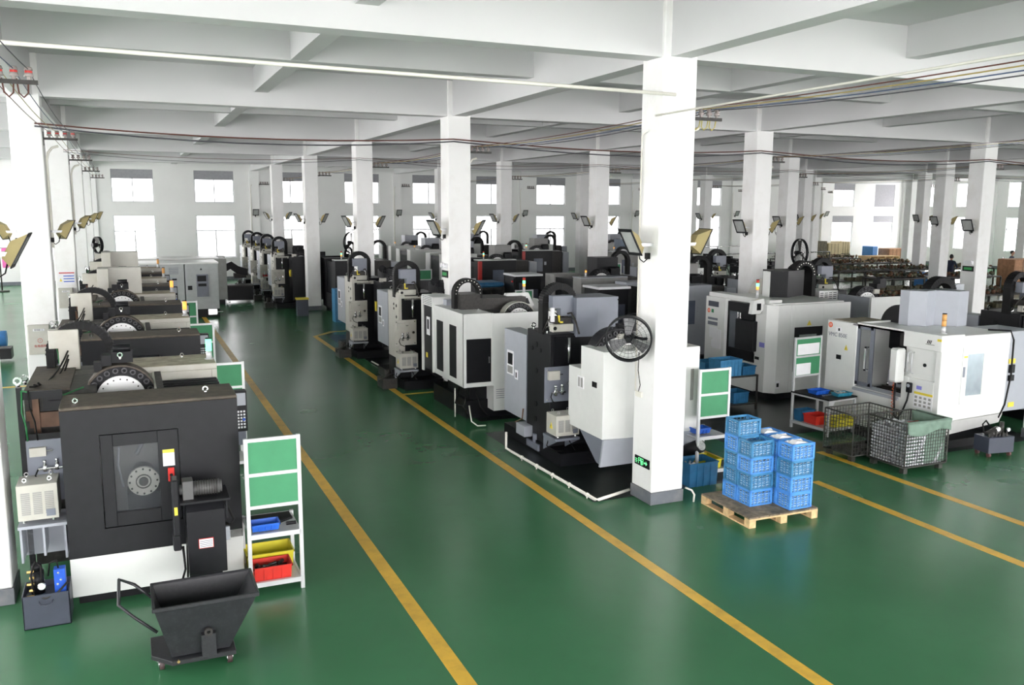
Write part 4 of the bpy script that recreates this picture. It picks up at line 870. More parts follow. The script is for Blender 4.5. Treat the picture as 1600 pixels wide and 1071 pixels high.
# ================================================================ large white machine on the right
t = T('machining_center', 'large white machining centre on the right with open sliding door and grey roof cover', 'machine', (5.62, .3, 0)); V = t
b = MB(); b.box(0, .9, 1.80, 2.52, .12, 1.93); cc = b.build('control_cabinet', WHITE, t, bev=.01)
b = MB(); b.cyl((-.004, 2.44, 1.84), (.0, 2.44, 1.84), .05, 20); r_ = b.build('round_badge', mat('badge_orange', (.75, .12, .03), .5), cc); text('badge_number', '13', .06, PAPER, r_, (-.006, 2.44, 1.84), RXL)
b = MB(); b.box(-.006, 0, 2.16, 2.30, 1.73, 1.82); s_ = b.build('counter_window', PAPER, cc); MB().box(-.008, -.006, 2.2, 2.24, 1.75, 1.80).build('counter_digit', DARK2, s_)
text('model_text', 'VMC 850E', .105, GREY, cc, (-.003, 2.25, 1.67), RXL)
MB().prism([(1.99, 1.42), (2.07, 1.42), (2.03, 1.52)], 'x', -.004, 0).build('warning_triangle', YELP, cc); text('warning_bolt', '!', .05, DARK2, cc, (-.006, 2.03, 1.45), RXL)
MB().box(-.012, 0, 2.14, 2.25, 1.23, 1.31).build('lock_plate', DARK2, cc)
b = MB(); b.box(0, .06, .75, 1.80, .12, .80); b.box(.06, 1.2, .9, 1.8, .12, .2); b.build('front_apron', WHITE, t, bev=.005)
MB().prism([(-.03, .78), (.14, .84), (.14, .80), (-.03, .74)], 'y', .78, 1.80).build('door_sill', LGREY, t)
# interior
LIN = mat('cabin_liner_grey', (.42, .44, .44), .4)
b = MB(); b.box(1.30, 1.34, .75, 1.80, .6, 1.9); b.box(.1, 1.3, .72, .75, .6, 1.9); b.box(.9, 1.34, 1.76, 1.80, .6, 1.9); b.box(.14, 1.3, .75, 1.8, .55, .6); b.build('cabin_liner', LIN, t)
MB().box(.35, .85, .80, 1.6, .62, .80).box(.42, .78, .8, 1.55, .80, .84).build('work_table', CAST, t)
b = MB(); b.cyl((.45, 1.22, 1.06), (.60, 1.12, 1.04), .15, 28, .13); b.cyl((.36, 1.26, 1.07), (.45, 1.22, 1.06), .12, 24, .15); b.cyl((.60, 1.12, 1.04), (.75, 1.02, 1.02), .08, 20); b.build('rotary_chuck', CHROME, t); MB().box(.5, .66, 1.2, 1.5, .84, 1.12).build('chuck_base', LGREY, t)
b = MB(); [b.cyl((.5, .85+.16*k, .84), (.5, .85+.16*k, .90), .025, 10) for k in range(5)]; b.build('clamp_bolt', STEEL, t)
b = MB(); b.cyl((.55, .95, 1.42), (.55, .95, 1.75), .09, 16); b.box(.4, .95, .8, 1.2, 1.6, 1.9); b.build('spindle_head', CAST, t)
mg = MB().cyl((.80, 1.62, 1.84), (1.0, 1.62, 1.84), .42, 40).build('magazine_housing', DARK2, t)
b = MB()
for k in range(14):
    a = PI + PI*k/13; b.cyl((.90, 1.62+.36*math.cos(a), 1.84+.36*math.sin(a)), (.90, 1.62+.50*math.cos(a), 1.84+.50*math.sin(a)), .04, 8, .03)
b.build('tool_holder', CAST, mg)
d = MB().box(.02, .045, 1.44, 1.80, .84, .9).box(.02, .045, 1.44, 1.80, 1.85, 1.90).box(.02, .045, 1.42, 1.50, .84, 1.90).box(.02, .045, 1.74, 1.80, .84, 1.90).build('sliding_door', GREY, t)
MB().box(.03, .036, 1.50, 1.74, .9, 1.85).build('door_pane', MGLASS, d)
MB().box(-.05, -.03, 1.52, 1.55, 1.13, 1.56).box(-.05, .02, 1.52, 1.55, 1.13, 1.16).box(-.05, .02, 1.52, 1.55, 1.53, 1.56).build('door_handle', STEEL, d)
b = MB(); b.box(0, .12, .75, 1.80, 1.90, 1.96); b.box(.12, .9, 1.8, 1.84, 1.93, 1.96); b.build('door_track', WHITE, t)
# right front: header, recess, control pod
b = MB(); b.box(-.02, .5, -.004, .75, 1.69, 1.96); hd = b.build('header_box', WHITE, t, bev=.008)
b = MB(); [b.prism([(.28-.03*k, 1.80), (.265-.03*k, 1.80), (.245-.03*k, 1.86), (.26-.03*k, 1.86)], 'x', -.024, -.02) for k in range(3)]; b.box(-.024, -.02, .13, .30, 1.785, 1.792); b.build('maker_mark', DARK2, hd)
MB().box(-.024, -.02, .0, .08, 1.86, 1.90).build('warning_label', YELP, hd)
b = MB(); b.box(.06, .5, .045, .75, .30, 1.69); b.box(0, .06, -.003, .10, .35, 1.69); b.box(0, .06, .60, .75, .35, 1.18); b.box(0, .06, .10, .60, .35, 1.18); b.build('front_panel', WHITE, t, bev=.006)
MB().cyl((.045, .35, 1.42), (.06, .35, 1.42), .03, 14).build('cable_port', DARK2, t)
pod = MB().box(-.22, -.02, .66, .84, 1.08, 1.66)
pod = pod.build('control_pod', WHITE, t, bev=.03)
MB().tube([(-.03, .58, 1.62), (-.08, .58, 1.6), (-.08, .58, 1.28), (-.03, .58, 1.26)], .012, 6).tube([(-.03, .50, 1.62), (-.08, .50, 1.6), (-.08, .50, 1.28), (-.03, .50, 1.26)], .012, 6).tube([(-.08, .58, 1.44), (-.08, .50, 1.44)], .01, 6).build('grab_rail', ALU, t)
pd = MB().box(-.06, -.01, .50, .60, .93, 1.10).build('hand_pendant', DARK2, t, bev=.01); MB().cyl((-.065, .55, 1.05), (-.06, .55, 1.05), .03, 14).build('pendant_dial', LGREY, pd)
MB().tube([(-.04, .55, .93), (-.05, .56, .8), (-.1, .6, .6), (-.15, .66, .45), (-.12, .74, .5), (-.08, .80, .8), (-.08, .80, 1.08)], .016, 6).build('pendant_cable', DARK2, t)
b = MB(); pts = [(-.06+.025*math.cos(k*.9), .84+.025*math.sin(k*.9), 1.08-k*.0085) for k in range(72)]; b.tube(pts, .007, 5); b.build('air_coil', mat('coil_orange', (.7, .12, .03), .4), t)
MB().box(-.006, 0, .33, .43, 1.01, 1.07).build('purple_label', PURP, t)
st = MB().box(-.006, 0, .10, .47, .70, .97).build('safety_sticker', PAPER, t); MB().box(-.008, -.006, .10, .47, .93, .97).build('sticker_heading', YELP, st)
b = MB(); [b.box(-.008, -.006, .13+c*.09, .18+c*.09, .73+r*.065, .77+r*.065) for r in range(3) for c in range(4)]; b.build('sticker_symbol', MGREY, st)
# side
b = MB(); b.prism([(.06, .52), (1.56, .56), (1.60, 1.93), (.06, 1.93)], 'y', 0.0, .04); sd = b.build('side_panel', WHITE, t, bev=.006)
b = MB(); b.prism([(.0, .52), (1.56, .55), (1.48, .40), (.02, .28)], 'y', .0, .06); b.build('side_skirt', mat('skirt_grey', (.45, .45, .44), .4), t)
b = MB(); b.box(.48, .60, -.015, 0, .79, 1.75); b.box(.97, 1.16, -.015, 0, .79, 1.75); b.box(.60, .97, -.015, 0, .79, .93); b.box(.60, .97, -.015, 0, 1.62, 1.75); dd = b.build('side_door', WHITE, t, bev=.004)
MB().box(.60, .97, -.006, -.002, .93, 1.62).build('door_window', mat('frosted_door_window', (.34, .40, .44), .12, var=.3, nscale=1.6), dd)
MB().box(.50, .545, -.022, -.015, 1.25, 1.42).build('door_latch', GREY, dd); MB().box(.50, .585, -.018, -.015, 1.48, 1.60).build('door_sticker', PAPER, dd); MB().box(.50, .585, -.020, -.018, 1.57, 1.60).build('sticker_heading', YELP, dd)
MB().box(0, 1.6, .04, 1.9, 1.90, 1.93).build('roof_panel', WHITE, t); MB().box(.1, .88, 1.84, 2.50, 1.93, 1.935).build('roof_dust', mat('light_dust', (.33, .29, .22), .8, var=.3, nscale=8), t)
MB().box(.1, 1.7, .15, 2.4, 0, .14).build('machine_base', DARK2, t)
b = MB(); b.box(1.64, 2.3, .08, .8, .55, 1.93); rc = b.build('rear_cabinet', LGREY, t, bev=.006)
MB().box(1.70, 1.86, .07, .08, 1.38, 1.46).build('caution_label', YELP, rc); MB().box(1.72, 1.84, .05, .08, 1.22, 1.36).box(1.72, 1.84, .05, .08, 1.08, 1.18).build('cable_socket', DARK2, rc); MB().box(1.78, 1.92, .07, .08, .62, .70).build('caution_label', YELP, rc)
MB().tube([(1.42, .3, 1.95), (1.58, .0, 1.96), (1.66, -.01, 1.8), (1.67, -.01, 1.2), (1.58, -.01, .7), (1.46, .0, .48)], .016, 6).build('black_hose', RUB, t)
b = MB(); P4 = [(.66, 1.30), (.84, 1.08), (.90, 1.12), (1.16, 1.18), (1.38, .88), (1.64, .90), (1.64, 1.4), (.66, 1.5)]; b.prism(P4, 'z', 1.93, 2.55); b.build('roof_cover', LGREY, t, bev=.004)
chain(t, (1.55, 1.45, 2.40), .36, .11, .18, .5); chain(t, (1.90, 1.7, 2.35), .36, .11, .18, .4)
MB().box(1.2, 2.0, 1.3, 2.1, .2, 2.05).build('machine_column', CAST, t); eyebolt(t, (1.72, 1.25, 2.2), .06); eyebolt(t, (1.68, 1.2, 2.05), .06)
MB().box(1.95, 2.25, 1.5, 1.62, 2.2, 2.6).build('cable_box', LGREY, t); MB().box(1.9, 2.0, 1.45, 1.5, 2.25, 2.35).build('valve_handle', YELP, t)
tower(t, (.24, .20, 1.96), (E_OFF, E_OFF), .10, .036, .12)
# hydraulic unit on casters at its corner
t = T('hydraulic_unit', 'slate hydraulic tank on red casters at the corner of the large white machine', 'hydraulic unit', (6.25, -.20, 0), -.15)
b = MB(); b.box(0, .50, 0, .32, .07, .33); b.build('tank', NAVY, t, bev=.006)
for x in (.05, .45):
    for y in (.04, .28): MB().cyl((x-.02, y, .035), (x+.02, y, .035), .035, 12).build('caster_wheel', mat('caster_red_brown', (.12, .05, .05), .5), t)
b = MB(); b.cyl((.10, .14, .33), (.30, .14, .42), .07, 14); b.cyl((.36, .14, .33), (.36, .14, .55), .035, 10); b.cyl((.42, .2, .33), (.42, .2, .50), .025, 10); b.build('pump_motor', CAST, t)
b = MB(); b.cyl((.20, .03, .46), (.20, .06, .46), .035, 14); b.cyl((.40, .03, .44), (.40, .06, .44), .03, 14); b.build('gauge', STEEL, t); b = MB(); [b.cyl((.05+.07*k, .07, .33), (.05+.07*k, .07, .38+.02*(k % 3)), .014, 8) for k in range(6)]; b.build('tank_fitting', CAST, t)
MB().tube([(.05, .1, .36), (-.05, .08, .42), (-.08, .08, .55), (.0, .1, .60), (.1, .12, .50)], .013, 6).build('hydraulic_hose', RUB, t)

# ================================================================ wire cages
def wire_cage(loc, lab, sx, sy, sz, rz=0, step=.05):
    t = T('wire_cage', lab, 'wire cage', loc, rz, 'wire mesh cages by the large white machine'); CG = mat('cage_steel', (.05, .05, .045), .5, .4)
    b = MB(); z0 = .10
    for x in (0, sx):
        for y in (0, sy): b.cyl((x, y, z0), (x, y, sz), .012, 6)
    for z in (z0, sz): b.tube([(0, 0, z), (sx, 0, z)], .012, 6).tube([(0, sy, z), (sx, sy, z)], .012, 6).tube([(0, 0, z), (0, sy, z)], .012, 6).tube([(sx, 0, z), (sx, sy, z)], .012, 6)
    b.build('cage_frame', CG, t); g = MB(); th = .0028
    n = int(sx/step)
    for k in range(1, n): x = sx*k/n; g.box(x-th, x+th, -th, th, z0, sz); g.box(x-th, x+th, sy-th, sy+th, z0, sz)
    n = int(sy/step)
    for k in range(1, n): y = sy*k/n; g.box(-th, th, y-th, y+th, z0, sz); g.box(sx-th, sx+th, y-th, y+th, z0, sz)
    n = int((sz-z0)/step)
    for k in range(1, n):
        z = z0+(sz-z0)*k/n; g.box(0, sx, -th, th, z-th, z+th); g.box(0, sx, sy-th, sy+th, z-th, z+th); g.box(-th, th, 0, sy, z-th, z+th); g.box(sx-th, sx+th, 0, sy, z-th, z+th)
    g.build('wire_mesh', CG, t, kind='stuff')
    for x in (.03, sx-.11):
        for y in (.03, sy-.11): MB().box(x, x+.08, y, y+.08, 0, z0).build('cage_foot', CG, t)
    MB().box(0, sx, 0, sy, z0-.01, z0).build('cage_floor', CG, t)
    return t
cg = wire_cage((4.26, -.33, 0), 'wire cage full of shiny castings, half covered by a grey-green tarp', .88, .72, .78)
CH = mat('bright_castings', (.62, .63, .66), .28, .75, var=.35, nscale=30)
b = MB()
R2 = random.Random(3)
for iz in range(11):
    for k in range(14): b.sph((.03+R2.uniform(-.008, .008), .04+k*.048, .13+iz*.052), .024, 1)
    for k in range(8): b.sph((.06+k*.048, .03+R2.uniform(-.008, .008), .13+iz*.052), .024, 1)
for k in range(110): b.sph((R2.uniform(.04, .5), R2.uniform(.04, .66), .66+R2.uniform(-.02, .04)), .028, 1)
b.box(.05, .84, .05, .68, .10, .62); b.build('castings', CH, None, kind='stuff', label='pile of shiny round metal castings filling the wire cage', cat='metal parts', loc=(4.26, -.33, 0))
# tarp: inside the right half, folded over the front and right rims
b = MB(); bm_ = b.b
def sheet(f_, nu, nv, th=.006):
    P_ = [[f_(i/nu, j/nv) for j in range(nv+1)] for i in range(nu+1)]
    A = [[bm_.verts.new(p) for p in r] for r in P_]; B = [[bm_.verts.new((p[0]+th, p[1]+th, p[2]-th)) for p in r] for r in P_]
    for i in range(nu):
        for j in range(nv):
            for G, s in ((A, 1), (B, -1)):
                q = [G[i][j], G[i+1][j], G[i+1][j+1], G[i][j+1]]; f = bm_.faces.new(q if s > 0 else q[::-1]); f.smooth = True
    for i in range(nu):
        bm_.faces.new((A[i][0], B[i][0], B[i+1][0], A[i+1][0])); bm_.faces.new((A[i][nv], A[i+1][nv], B[i+1][nv], B[i][nv]))
    for j in range(nv):
        bm_.faces.new((A[0][j], A[0][j+1], B[0][j+1], B[0][j])); bm_.faces.new((A[nu][j], B[nu][j], B[nu][j+1], A[nu][j+1]))
wv = lambda a, b_: .008*math.sin(a*11+b_*5)+.005*math.sin(a*23+b_*9)
sheet(lambda u, v: (.04+.84*u, .03+.012+wv(u, v), .78-.66*v), 18, 10)
sheet(lambda u, v: (.0+.91*u, -.022+wv(u, v)*.8, .80-(.16+.05*math.sin(u*6)+.04*u)*v), 18, 4)
sheet(lambda u, v: (-.0+.91*u, -.022+.06*v, .80+.004*math.sin(u*9)), 18, 2)
sheet(lambda u, v: (.905+wv(u, v)*.6, -.02+.66*u, .80-(.14+.03*math.sin(u*7))*v), 12, 4)
sheet(lambda u, v: (.84+wv(u, v)*.6, .02+.64*u, .79-.3*v), 12, 5)
b.build('tarp', TARP, label='grey-green tarp folded over the rim of the wire cage', cat='tarp', loc=(4.26, -.33, 0))
wire_cage((4.02, .47, 0), 'darker empty wire cage right behind the one with the tarp', .95, .62, .76, step=.06)
MB().box(4.75, 5.05, .15, .16, .58, .66).build('red_tag', REDP, label='red printed tag inside the wire cage with the tarp', cat='tag')

# ================================================================ white machine with black doors
t = T('machining_center', 'grey-white machining centre with black sliding doors and a tall black head cover', 'machine', (5.75, 4.5, 0)); P = t
b = MB(); b.prism([(0, 2.25), (0, 1.55), (.12, 1.5), (.12, 2.25)], 'z', .12, 2.0); b.box(.12, 1.0, 1.5, 2.25, .12, 2.0); cc = b.build('control_cabinet', WHITE, t, bev=.006)
MB().box(-.006, 0, 1.78, 2.15, 1.78, 1.90).build('maker_plate', NAVY, cc); b = MB(); b.cyl((-.004, 2.13, 1.68), (0, 2.13, 1.68), .05, 20); r_ = b.build('round_badge', mat('badge_orange', (.75, .12, .03), .5), cc); text('badge_number', '12', .06, PAPER, r_, (-.006, 2.13, 1.68), RXL)
MB().box(-.006, 0, 1.95, 2.03, 1.64, 1.72).build('green_label', BOARD, cc)
MB().box(-.006, 0, 1.80, 2.15, 1.48, 1.53).box(-.006, 0, 1.80, 2.15, 1.36, 1.44).build('model_strip', GREY, cc)
MB().box(-.01, 0, 1.66, 1.95, .85, 1.28).box(-.008, 0, 1.80, 2.08, 1.08, 1.32).box(-.008, 0, 1.85, 2.0, .88, 1.02).build('paper_sheet', PAPER, cc)
b = MB(); b.box(.04, .08, .62, 1.5, .75, 1.95); dr = b.build('sliding_door', DARK2, t); MB().box(-.10, .03, .45, 1.05, .98, 1.62).build('door_box', DARK, dr, bev=.01)
MB().box(.034, .04, 1.1, 1.42, .95, 1.75).build('door_pane', mat('dark_door_pane', (.10, .11, .13), .12), dr)
for y in (1.10, 1.02): MB().cyl((0, y, 1.42), (0, y, 1.75), .014, 8).build('door_handle', STEEL, dr)
b = MB(); b.box(0, .08, .5, 1.5, .12, .72); b.build('front_apron', WHITE, t); MB().box(.05, .6, .5, 1.5, .72, .78).build('chip_sill', DARK2, t)
b = MB(); b.prism([(0, .18), (.0, .5), (.10, .6), (.5, .6), (.5, .0), (.16, 0)], 'z', .15, 2.0); b.build('corner_panel', WHITE, t, bev=.006)
b = MB(); b.box(.502, .60, 0, .04, .15, 2.0); b.box(1.36, 2.1, 0, .04, .15, 2.0); b.box(.60, 1.36, 0, .04, .15, .58); b.box(.60, 1.36, 0, .04, 1.52, 2.0); b.build('side_panel', WHITE, t, bev=.004)
sd = MB().box(.60, 1.36, .01, .035, .58, 1.52).build('side_door', DARK2, t); MB().box(.74, 1.2, .004, .01, .66, 1.36).build('door_window', mat('door_window_pale', (.30, .34, .32), .15), sd); MB().box(.64, .67, -.005, .01, 1.0, 1.15).build('door_latch', STEEL, sd)
MB().prism([(.92, 1.55), (1.04, 1.55), (.98, 1.66)], 'y', -.004, 0).build('warning_triangle', YELP, t)
MB().box(-.004, 0, .2, .36, 1.1, 1.2).build('purple_label', PURP, t); MB().box(-.006, 0, .35, .48, .82, .88).build('power_socket', DARK2, t)
l_ = MB().box(.17, .27, -.006, 0, .25, .42).build('hazard_label', PAPER, t); MB().box(.19, .25, -.009, -.006, .29, .37).build('hazard_mark', DARK2, l_)
MB().box(.1, 2.0, .1, 2.2, 1.97, 2.02).build('roof_panel', WHITE, t); MB().box(.12, .45, .25, 2.3, 2.0, 2.08).build('roof_beam', WHITE, t)
MB().box(.1, 2.2, .1, 2.2, 0, .14).build('machine_base', DARK2, t)
b = MB(); b.prism([(1.00, 1.3), (1.00, 1.55), (1.28, 1.62), (1.28, 1.22)], 'z', 2.0, 2.58); b.build('head_cover_side', WHITE, t); MB().prism([(1.0, 1.30), (1.28, 1.05), (2.0, 1.35), (2.0, 1.8), (1.2, 1.8)], 'z', 2.0, 2.6).build('head_cover', DARK2, t)
MB().cyl((1.30, 1.95, 1.92), (1.5, 1.95, 1.92), .45, 32).build('magazine_housing', CREAM, t)
chain(t, (2.08, 1.5, 2.48), .32, .11, .2, .5, dots=True); chain(t, (2.2, 1.74, 2.40), .32, .12, .2, .5)
MB().prism([(-.28, 1.80), (-.24, 2.08), (.02, 2.12), (.06, 1.95), (-.06, 1.80)], 'y', .30, .42).build('control_head', WHITE, t, bev=.006); MB().box(-.16, -.06, .29, .30, 1.88, 2.02).build('control_screen', DARK2, t)
MB().tube([(-.1, .36, 2.05), (.1, .5, 2.05), (.2, .8, 2.04)], .03, 8).build('panel_arm', WHITE, t)
tower(t, (.18, .72, 2.08), (E_OR, E_GR, E_RD), .07, .032, .18)
# ================================================================ far end, left: big grey machine with conveyor and cart
t = T('turning_center', 'long grey machine with vents and a control panel at the far left end', 'machine', (-5.9, 23.3, 0))
MB().box(0, 1.45, 0, 1.8, .3, 1.92).build('left_housing', LIN, t, bev=.01); h2 = MB().box(1.48, 2.6, 0, 1.8, .3, 1.92).build('right_housing', LIN, t, bev=.01)
MB().box(0, 2.6, .05, 1.9, 0, .3).build('machine_base', DARK2, t); MB().box(-.02, 2.62, -.02, 1.8, 1.92, 1.97).build('top_edge', WHITE, t)
for x in (.45, .95): b = MB(); [b.box(x, x+.32, -.01, 0, z, z+.012) for z in [1.58+.03*k for k in range(8)]]; b.build('vent_louver', GREY, t)
MB().box(.05, .42, -.012, 0, 1.42, 1.85).build('side_window', mat('slate_glass', (.10, .12, .17), .2), t); MB().box(.55, 1.2, -.006, 0, .7, 1.45).build('access_panel', LGREY, t); MB().box(1.05, 1.2, -.015, 0, 1.36, 1.42).build('door_latch', DARK2, t)
cp = MB().box(1.85, 2.25, -.03, 0, .75, 1.55).build('control_panel', GREY, h2); MB().box(1.88, 2.18, -.035, -.03, 1.3, 1.5).box(1.90, 2.18, -.035, -.03, 1.12, 1.22).build('control_screen', DARK2, cp)
MB().box(1.55, 1.70, -.01, 0, 1.0, 1.15).build('gauge_window', DARK2, h2); MB().prism([(1.98, 1.70), (2.06, 1.70), (2.02, 1.78)], 'y', -.008, 0).build('warning_triangle', DARK2, h2)
MB().box(2.2, 2.5, -.1, 0, .1, .3).cyl((2.5, -.05, .18), (2.7, -.05, .18), .03, 8).build('foot_valve', CHROME, t)
t = T('turning_center', 'grey machine with slate-blue windows standing behind the vented grey one', 'machine', (-6.2, 27.4, 0))
MB().box(0, 3.6, 0, 1.6, .2, 1.85).build('machine_body', MGREY, t, bev=.01); MB().box(-.02, 3.3, -.02, 1.6, 1.85, 1.9).build('top_edge', WHITE, t); MB().box(1.6, 2.35, -.012, 0, 1.45, 1.82).box(2.45, 2.95, -.012, 0, 1.45, 1.82).build('side_window', mat('slate_blue_glass', (.04, .07, .18), .2), t); MB().box(0, 3.5, .05, 1.5, 0, .2).build('machine_base', DARK2, t)
t = T('chip_conveyor', 'black bent chip conveyor rising beside the grey machine at the far end', 'conveyor', (-2.95, 29.6, 0))
MB().prism([(0, 0.3), (.0, .65), (.35, 1.45), (.75, 1.62), (1.05, 1.4), (1.4, 1.28), (1.4, 1.0), (.95, 1.1), (.7, 1.3), (.45, 1.15), (.25, .6), (.25, .3)], 'y', -.25, .25).build('conveyor_body', DARK2, t); MB().box(.85, 1.35, -.2, .2, .9, 1.1).box(.04, .22, -.2, .2, 0, .3).build('conveyor_mouth', CAST, t)
t = T('chip_cart', 'black box cart on the green floor at the far end of the aisle', 'cart', (-2.56, 27.7, 0))
MB().box(0, 1.0, 0, .7, .12, .72).build('cart_body', DARK2, t); MB().box(-.03, 1.03, -.03, .73, .69, .74).build('rim', CAST, t)
for x in (.05, .95): MB().cyl((x, .03, .05), (x, -.03, .05), .05, 10).build('caster_wheel', STEEL, t)
blue_box('small bright blue crate on the floor at the far end of the aisle', (-2.5, 32, 0), .7, .5, .3, LBLUE)
for x, y, sx, sz, m_, l in ((-5.6, 33, 1.6, 1.5, REDP, 'red and yellow cabinet against the far window on the left'), (-3.6, 33, 1.5, 1.65, TEALG, 'green-windowed cabinet left of the far wall windows'), (-8.0, 33, 1.6, 1.4, GREY, 'grey cabinet at the far wall behind the left row')):
    t = T('storage_cabinet', l, 'cabinet', (x, y, 0)); MB().box(0, sx, 0, .6, 0, sz).build('cabinet_body', MGREY, t); MB().box(.1, sx-.1, -.02, 0, sz-.45, sz-.05).build('cabinet_front', m_, t)
    b = MB(); [b.box(.25+k*(sx-.5)/4, .33+k*(sx-.5)/4, -.03, -.02, sz-.4, sz-.1) for k in range(5)]; b.build('cabinet_slat', YELP if m_ == REDP else LGREY, t)
fan('pedestal fan standing behind the left row machines near the far windows', (-7.1, 21.5, 2.7), 2.1, .27, arm=None, pole=2.7)
# things left of the left row, seen between the columns
t = T('motor_skid', 'blue electric motor on a black skid left of the left columns', 'motor', (-10.0, 15.6, 0))
MB().box(0, .9, 0, .5, .08, .35).build('skid', DARK2, t); MB().cyl((.35, .25, .58), (.8, .25, .58), .2, 18).build('motor_body', LBLUE, t); MB().box(.45, .65, .18, .32, .74, .9).build('terminal_box', BLUEP, t); MB().prism([(-.1, .35), (.3, .75), (.3, .35)], 'y', 0, .1).build('skid_guard', WHITE, t)
t = T('coat_stand', 'dark pole with pink and plum jackets by the far wall on the far left', 'coat stand', (-11.6, 36.5, 0)); MB().cyl((0, 0, 0), (0, 0, 2.1), .03, 10).cyl((0, 0, 0), (0, 0, .05), .3, 16).build('pole', CAST, t); MB().box(.1, .35, -.1, .1, 1.1, 2.0).build('jacket', mat('pink_cloth', (.7, .15, .4), .9), t, bev=.03); MB().box(-1.0, -.7, -.1, .1, .9, 1.9).build('jacket', mat('plum_cloth', (.12, .06, .14), .9), t, bev=.03); MB().tube([(-1, 0, 2), (.5, 0, 2)], .015, 6).build('rail', CAST, t)

# ================================================================ generic machining centre for the rows behind
def make_gen(colb, colf, stripe=None, head=GREY, drum_=True, lab='', window=True, loc=(0, 0, 0), white_top=False, rz=0, dots=False):
    # local frame: the operator front is -x, the side seen from the aisle is -y; 2.3 m deep in x, 2.3 m wide in y
    t = T('machining_center', lab, 'machine', loc, rz, 'machining centres in the rows behind')
    b = MB(); b.box(0, 1.5, 0, .06, .25, 2.0); b.box(0, .06, .06, .5, .25, 2.0); b.box(0, .06, 1.7, 2.3, .15, 2.0); b.box(.06, .9, 1.7, 2.3, .15, 2.0); b.box(0, .06, .5, 1.7, .15, .75); b.build('enclosure', colb, t, bev=.006)
    MB().box(.05, .09, .5, 1.7, .75, 1.92).build('sliding_door', colf, t); MB().box(.045, .05, .7, 1.5, .95, 1.75).build('door_window', MGLASS, t)
    MB().box(0, 1.5, 0, .55, 2.0, 2.03).build('top_cover', WHITE if white_top else LGREY, t)
    if stripe: MB().box(-.008, .12, -.008, .0, .3, 1.98).box(-.008, 0, 0, .1, .3, 1.98).build('corner_stripe', stripe, t)
    if window: MB().box(.55, 1.0, -.01, 0, 1.05, 1.65).build('side_window', mat('slate_glass', (.10, .12, .17), .2), t); MB().box(1.08, 1.18, -.012, 0, 1.35, 1.5).build('side_label', LGREY, t)
    MB().box(.9, 2.2, .4, 1.9, .2, 1.95).build('machine_column', CAST, t); MB().box(.1, 2.0, .1, 2.2, 0, .2).build('machine_base', DARK2, t)
    MB().box(1.0, 1.7, .9, 1.5, 1.95, 2.52).build('spindle_cover', head, t, bev=.006)
    MB().box(2.2, 2.5, .3, 1.2, .6, 1.9).build('rear_cabinet', LGREY, t)
    chain(t, (1.95, 1.2, 2.40), .30, .09, .16, .42, dots=dots)
    if drum_: drum(t, (1.0, .72, 1.85), .36, .24, .2)
    b = MB(); b.box(1.3, 1.6, .6, .8, 2.0, 2.2); b.cyl((1.3, .7, 2.2), (1.6, .7, 2.2), .07, 10); b.build('magazine_motor', DARK2, t)
    tower(t, (.3, .3, 2.03), (E_OR, E_GR, E_RD) if stripe else (E_OR,), .06, .028, .12)
    return t
g1 = make_gen(DARK, DARK2, stripe=REDP, head=MGREY, lab='dark machine with a red corner stripe and small side window, left of centre far off', loc=(10.2, 26.6, 0), white_top=True)
g2 = make_gen(LGREY, DARK2, stripe=mat('dark_red', (.3, .02, .03), .4), head=MGREY, lab='grey machine with a dark red corner stripe seen just right of the big column', loc=(5.85, 8.7, 0))
g3 = make_gen(MGREY, DARK2, head=DARK, lab='dull grey machine with a large black cable arc, left of the big column', loc=(5.3, 11.9, 0), window=False, white_top=False)
g4 = make_gen(WHITE, DARK2, head=LGREY, lab='white machine with a pale grey head box before the far wall, centre', loc=(13.0, 32.2, 0), window=False, white_top=True)
g5 = make_gen(MGREY, DARK, head=mat('blue_grey_cover', (.15, .20, .26), .4), lab='grey machine with a blue-grey head cover left of the big column, farther off', loc=(13.6, 24.5, 0))
dup(g1, (5.6, 20.4, 0), 0, 'dark machine with a red edge just right of the second aisle column')
dup(g4, (5.8, 32.8, 0), 0, 'white machine with grey boxes on top by the far wall, second window pair')
dup(g4, (5.5, 28.6, 0), 0, 'white machine with a black side opening, in front of the far wall machines')
dup(g4, (5.6, 24.4, 0), 0, 'white machine between the first and second aisle columns, far off')
dup(g4, (17.4, 32.0, 0), 0, 'white machine with grey head box just left of the fan by the far column')
dup(g4, (9.6, 33.6, 0), 0, 'white machine before the far wall, hidden partly by the second aisle column')
dup(g5, (18.3, 28.2, 0), 0, 'grey machine with a blue-grey top, farthest one beside the big column')
dup(g1, (.65, 22.1, 0), 0, 'dark machine right beside the third aisle column, beyond the yellow corner line', skip=('corner_stripe',))
# row behind the large white machine, backs to it
def back_row(y, lab, x=9.3, **k): return rear_machine((x, y, 0), lab, LGREY, GREY, DARK, GREY, GREY, encl=WHITE, ey=-1.3, **k)
q1 = back_row(6.6, 'dark machine back with white tool drum behind the large white machine', x=8.95, dx=.42)
b = MB(); b.box(.0, 1.8, -1.6, -1.55, .2, 2.0); b.build('guard_panel', WHITE, q1); MB().box(-.02, .0, -1.55, -.62, .2, 2.0).build('guard_side', LGREY, q1); b = MB(); b.box(-.58, -.02, -.6, .0, .3, 2.08); v_ = b.build('vent_box', WHITE, q1)
b = MB(); [b.box(-.55+c*.13, -.46+c*.13, -.606, -.60, 1.84+r*.045, 1.855+r*.045) for r in range(5) for c in range(4)]; b.build('vent_slot', DARK2, v_); MB().box(-.54, -.06, -.61, -.60, .8, 1.78).build('service_panel', DARK2, v_)
dup(q1, (9.2, 1.6, 0), 0, 'dark machine back with casting holes at the right edge behind the large white machine', skip=('vent_box',))
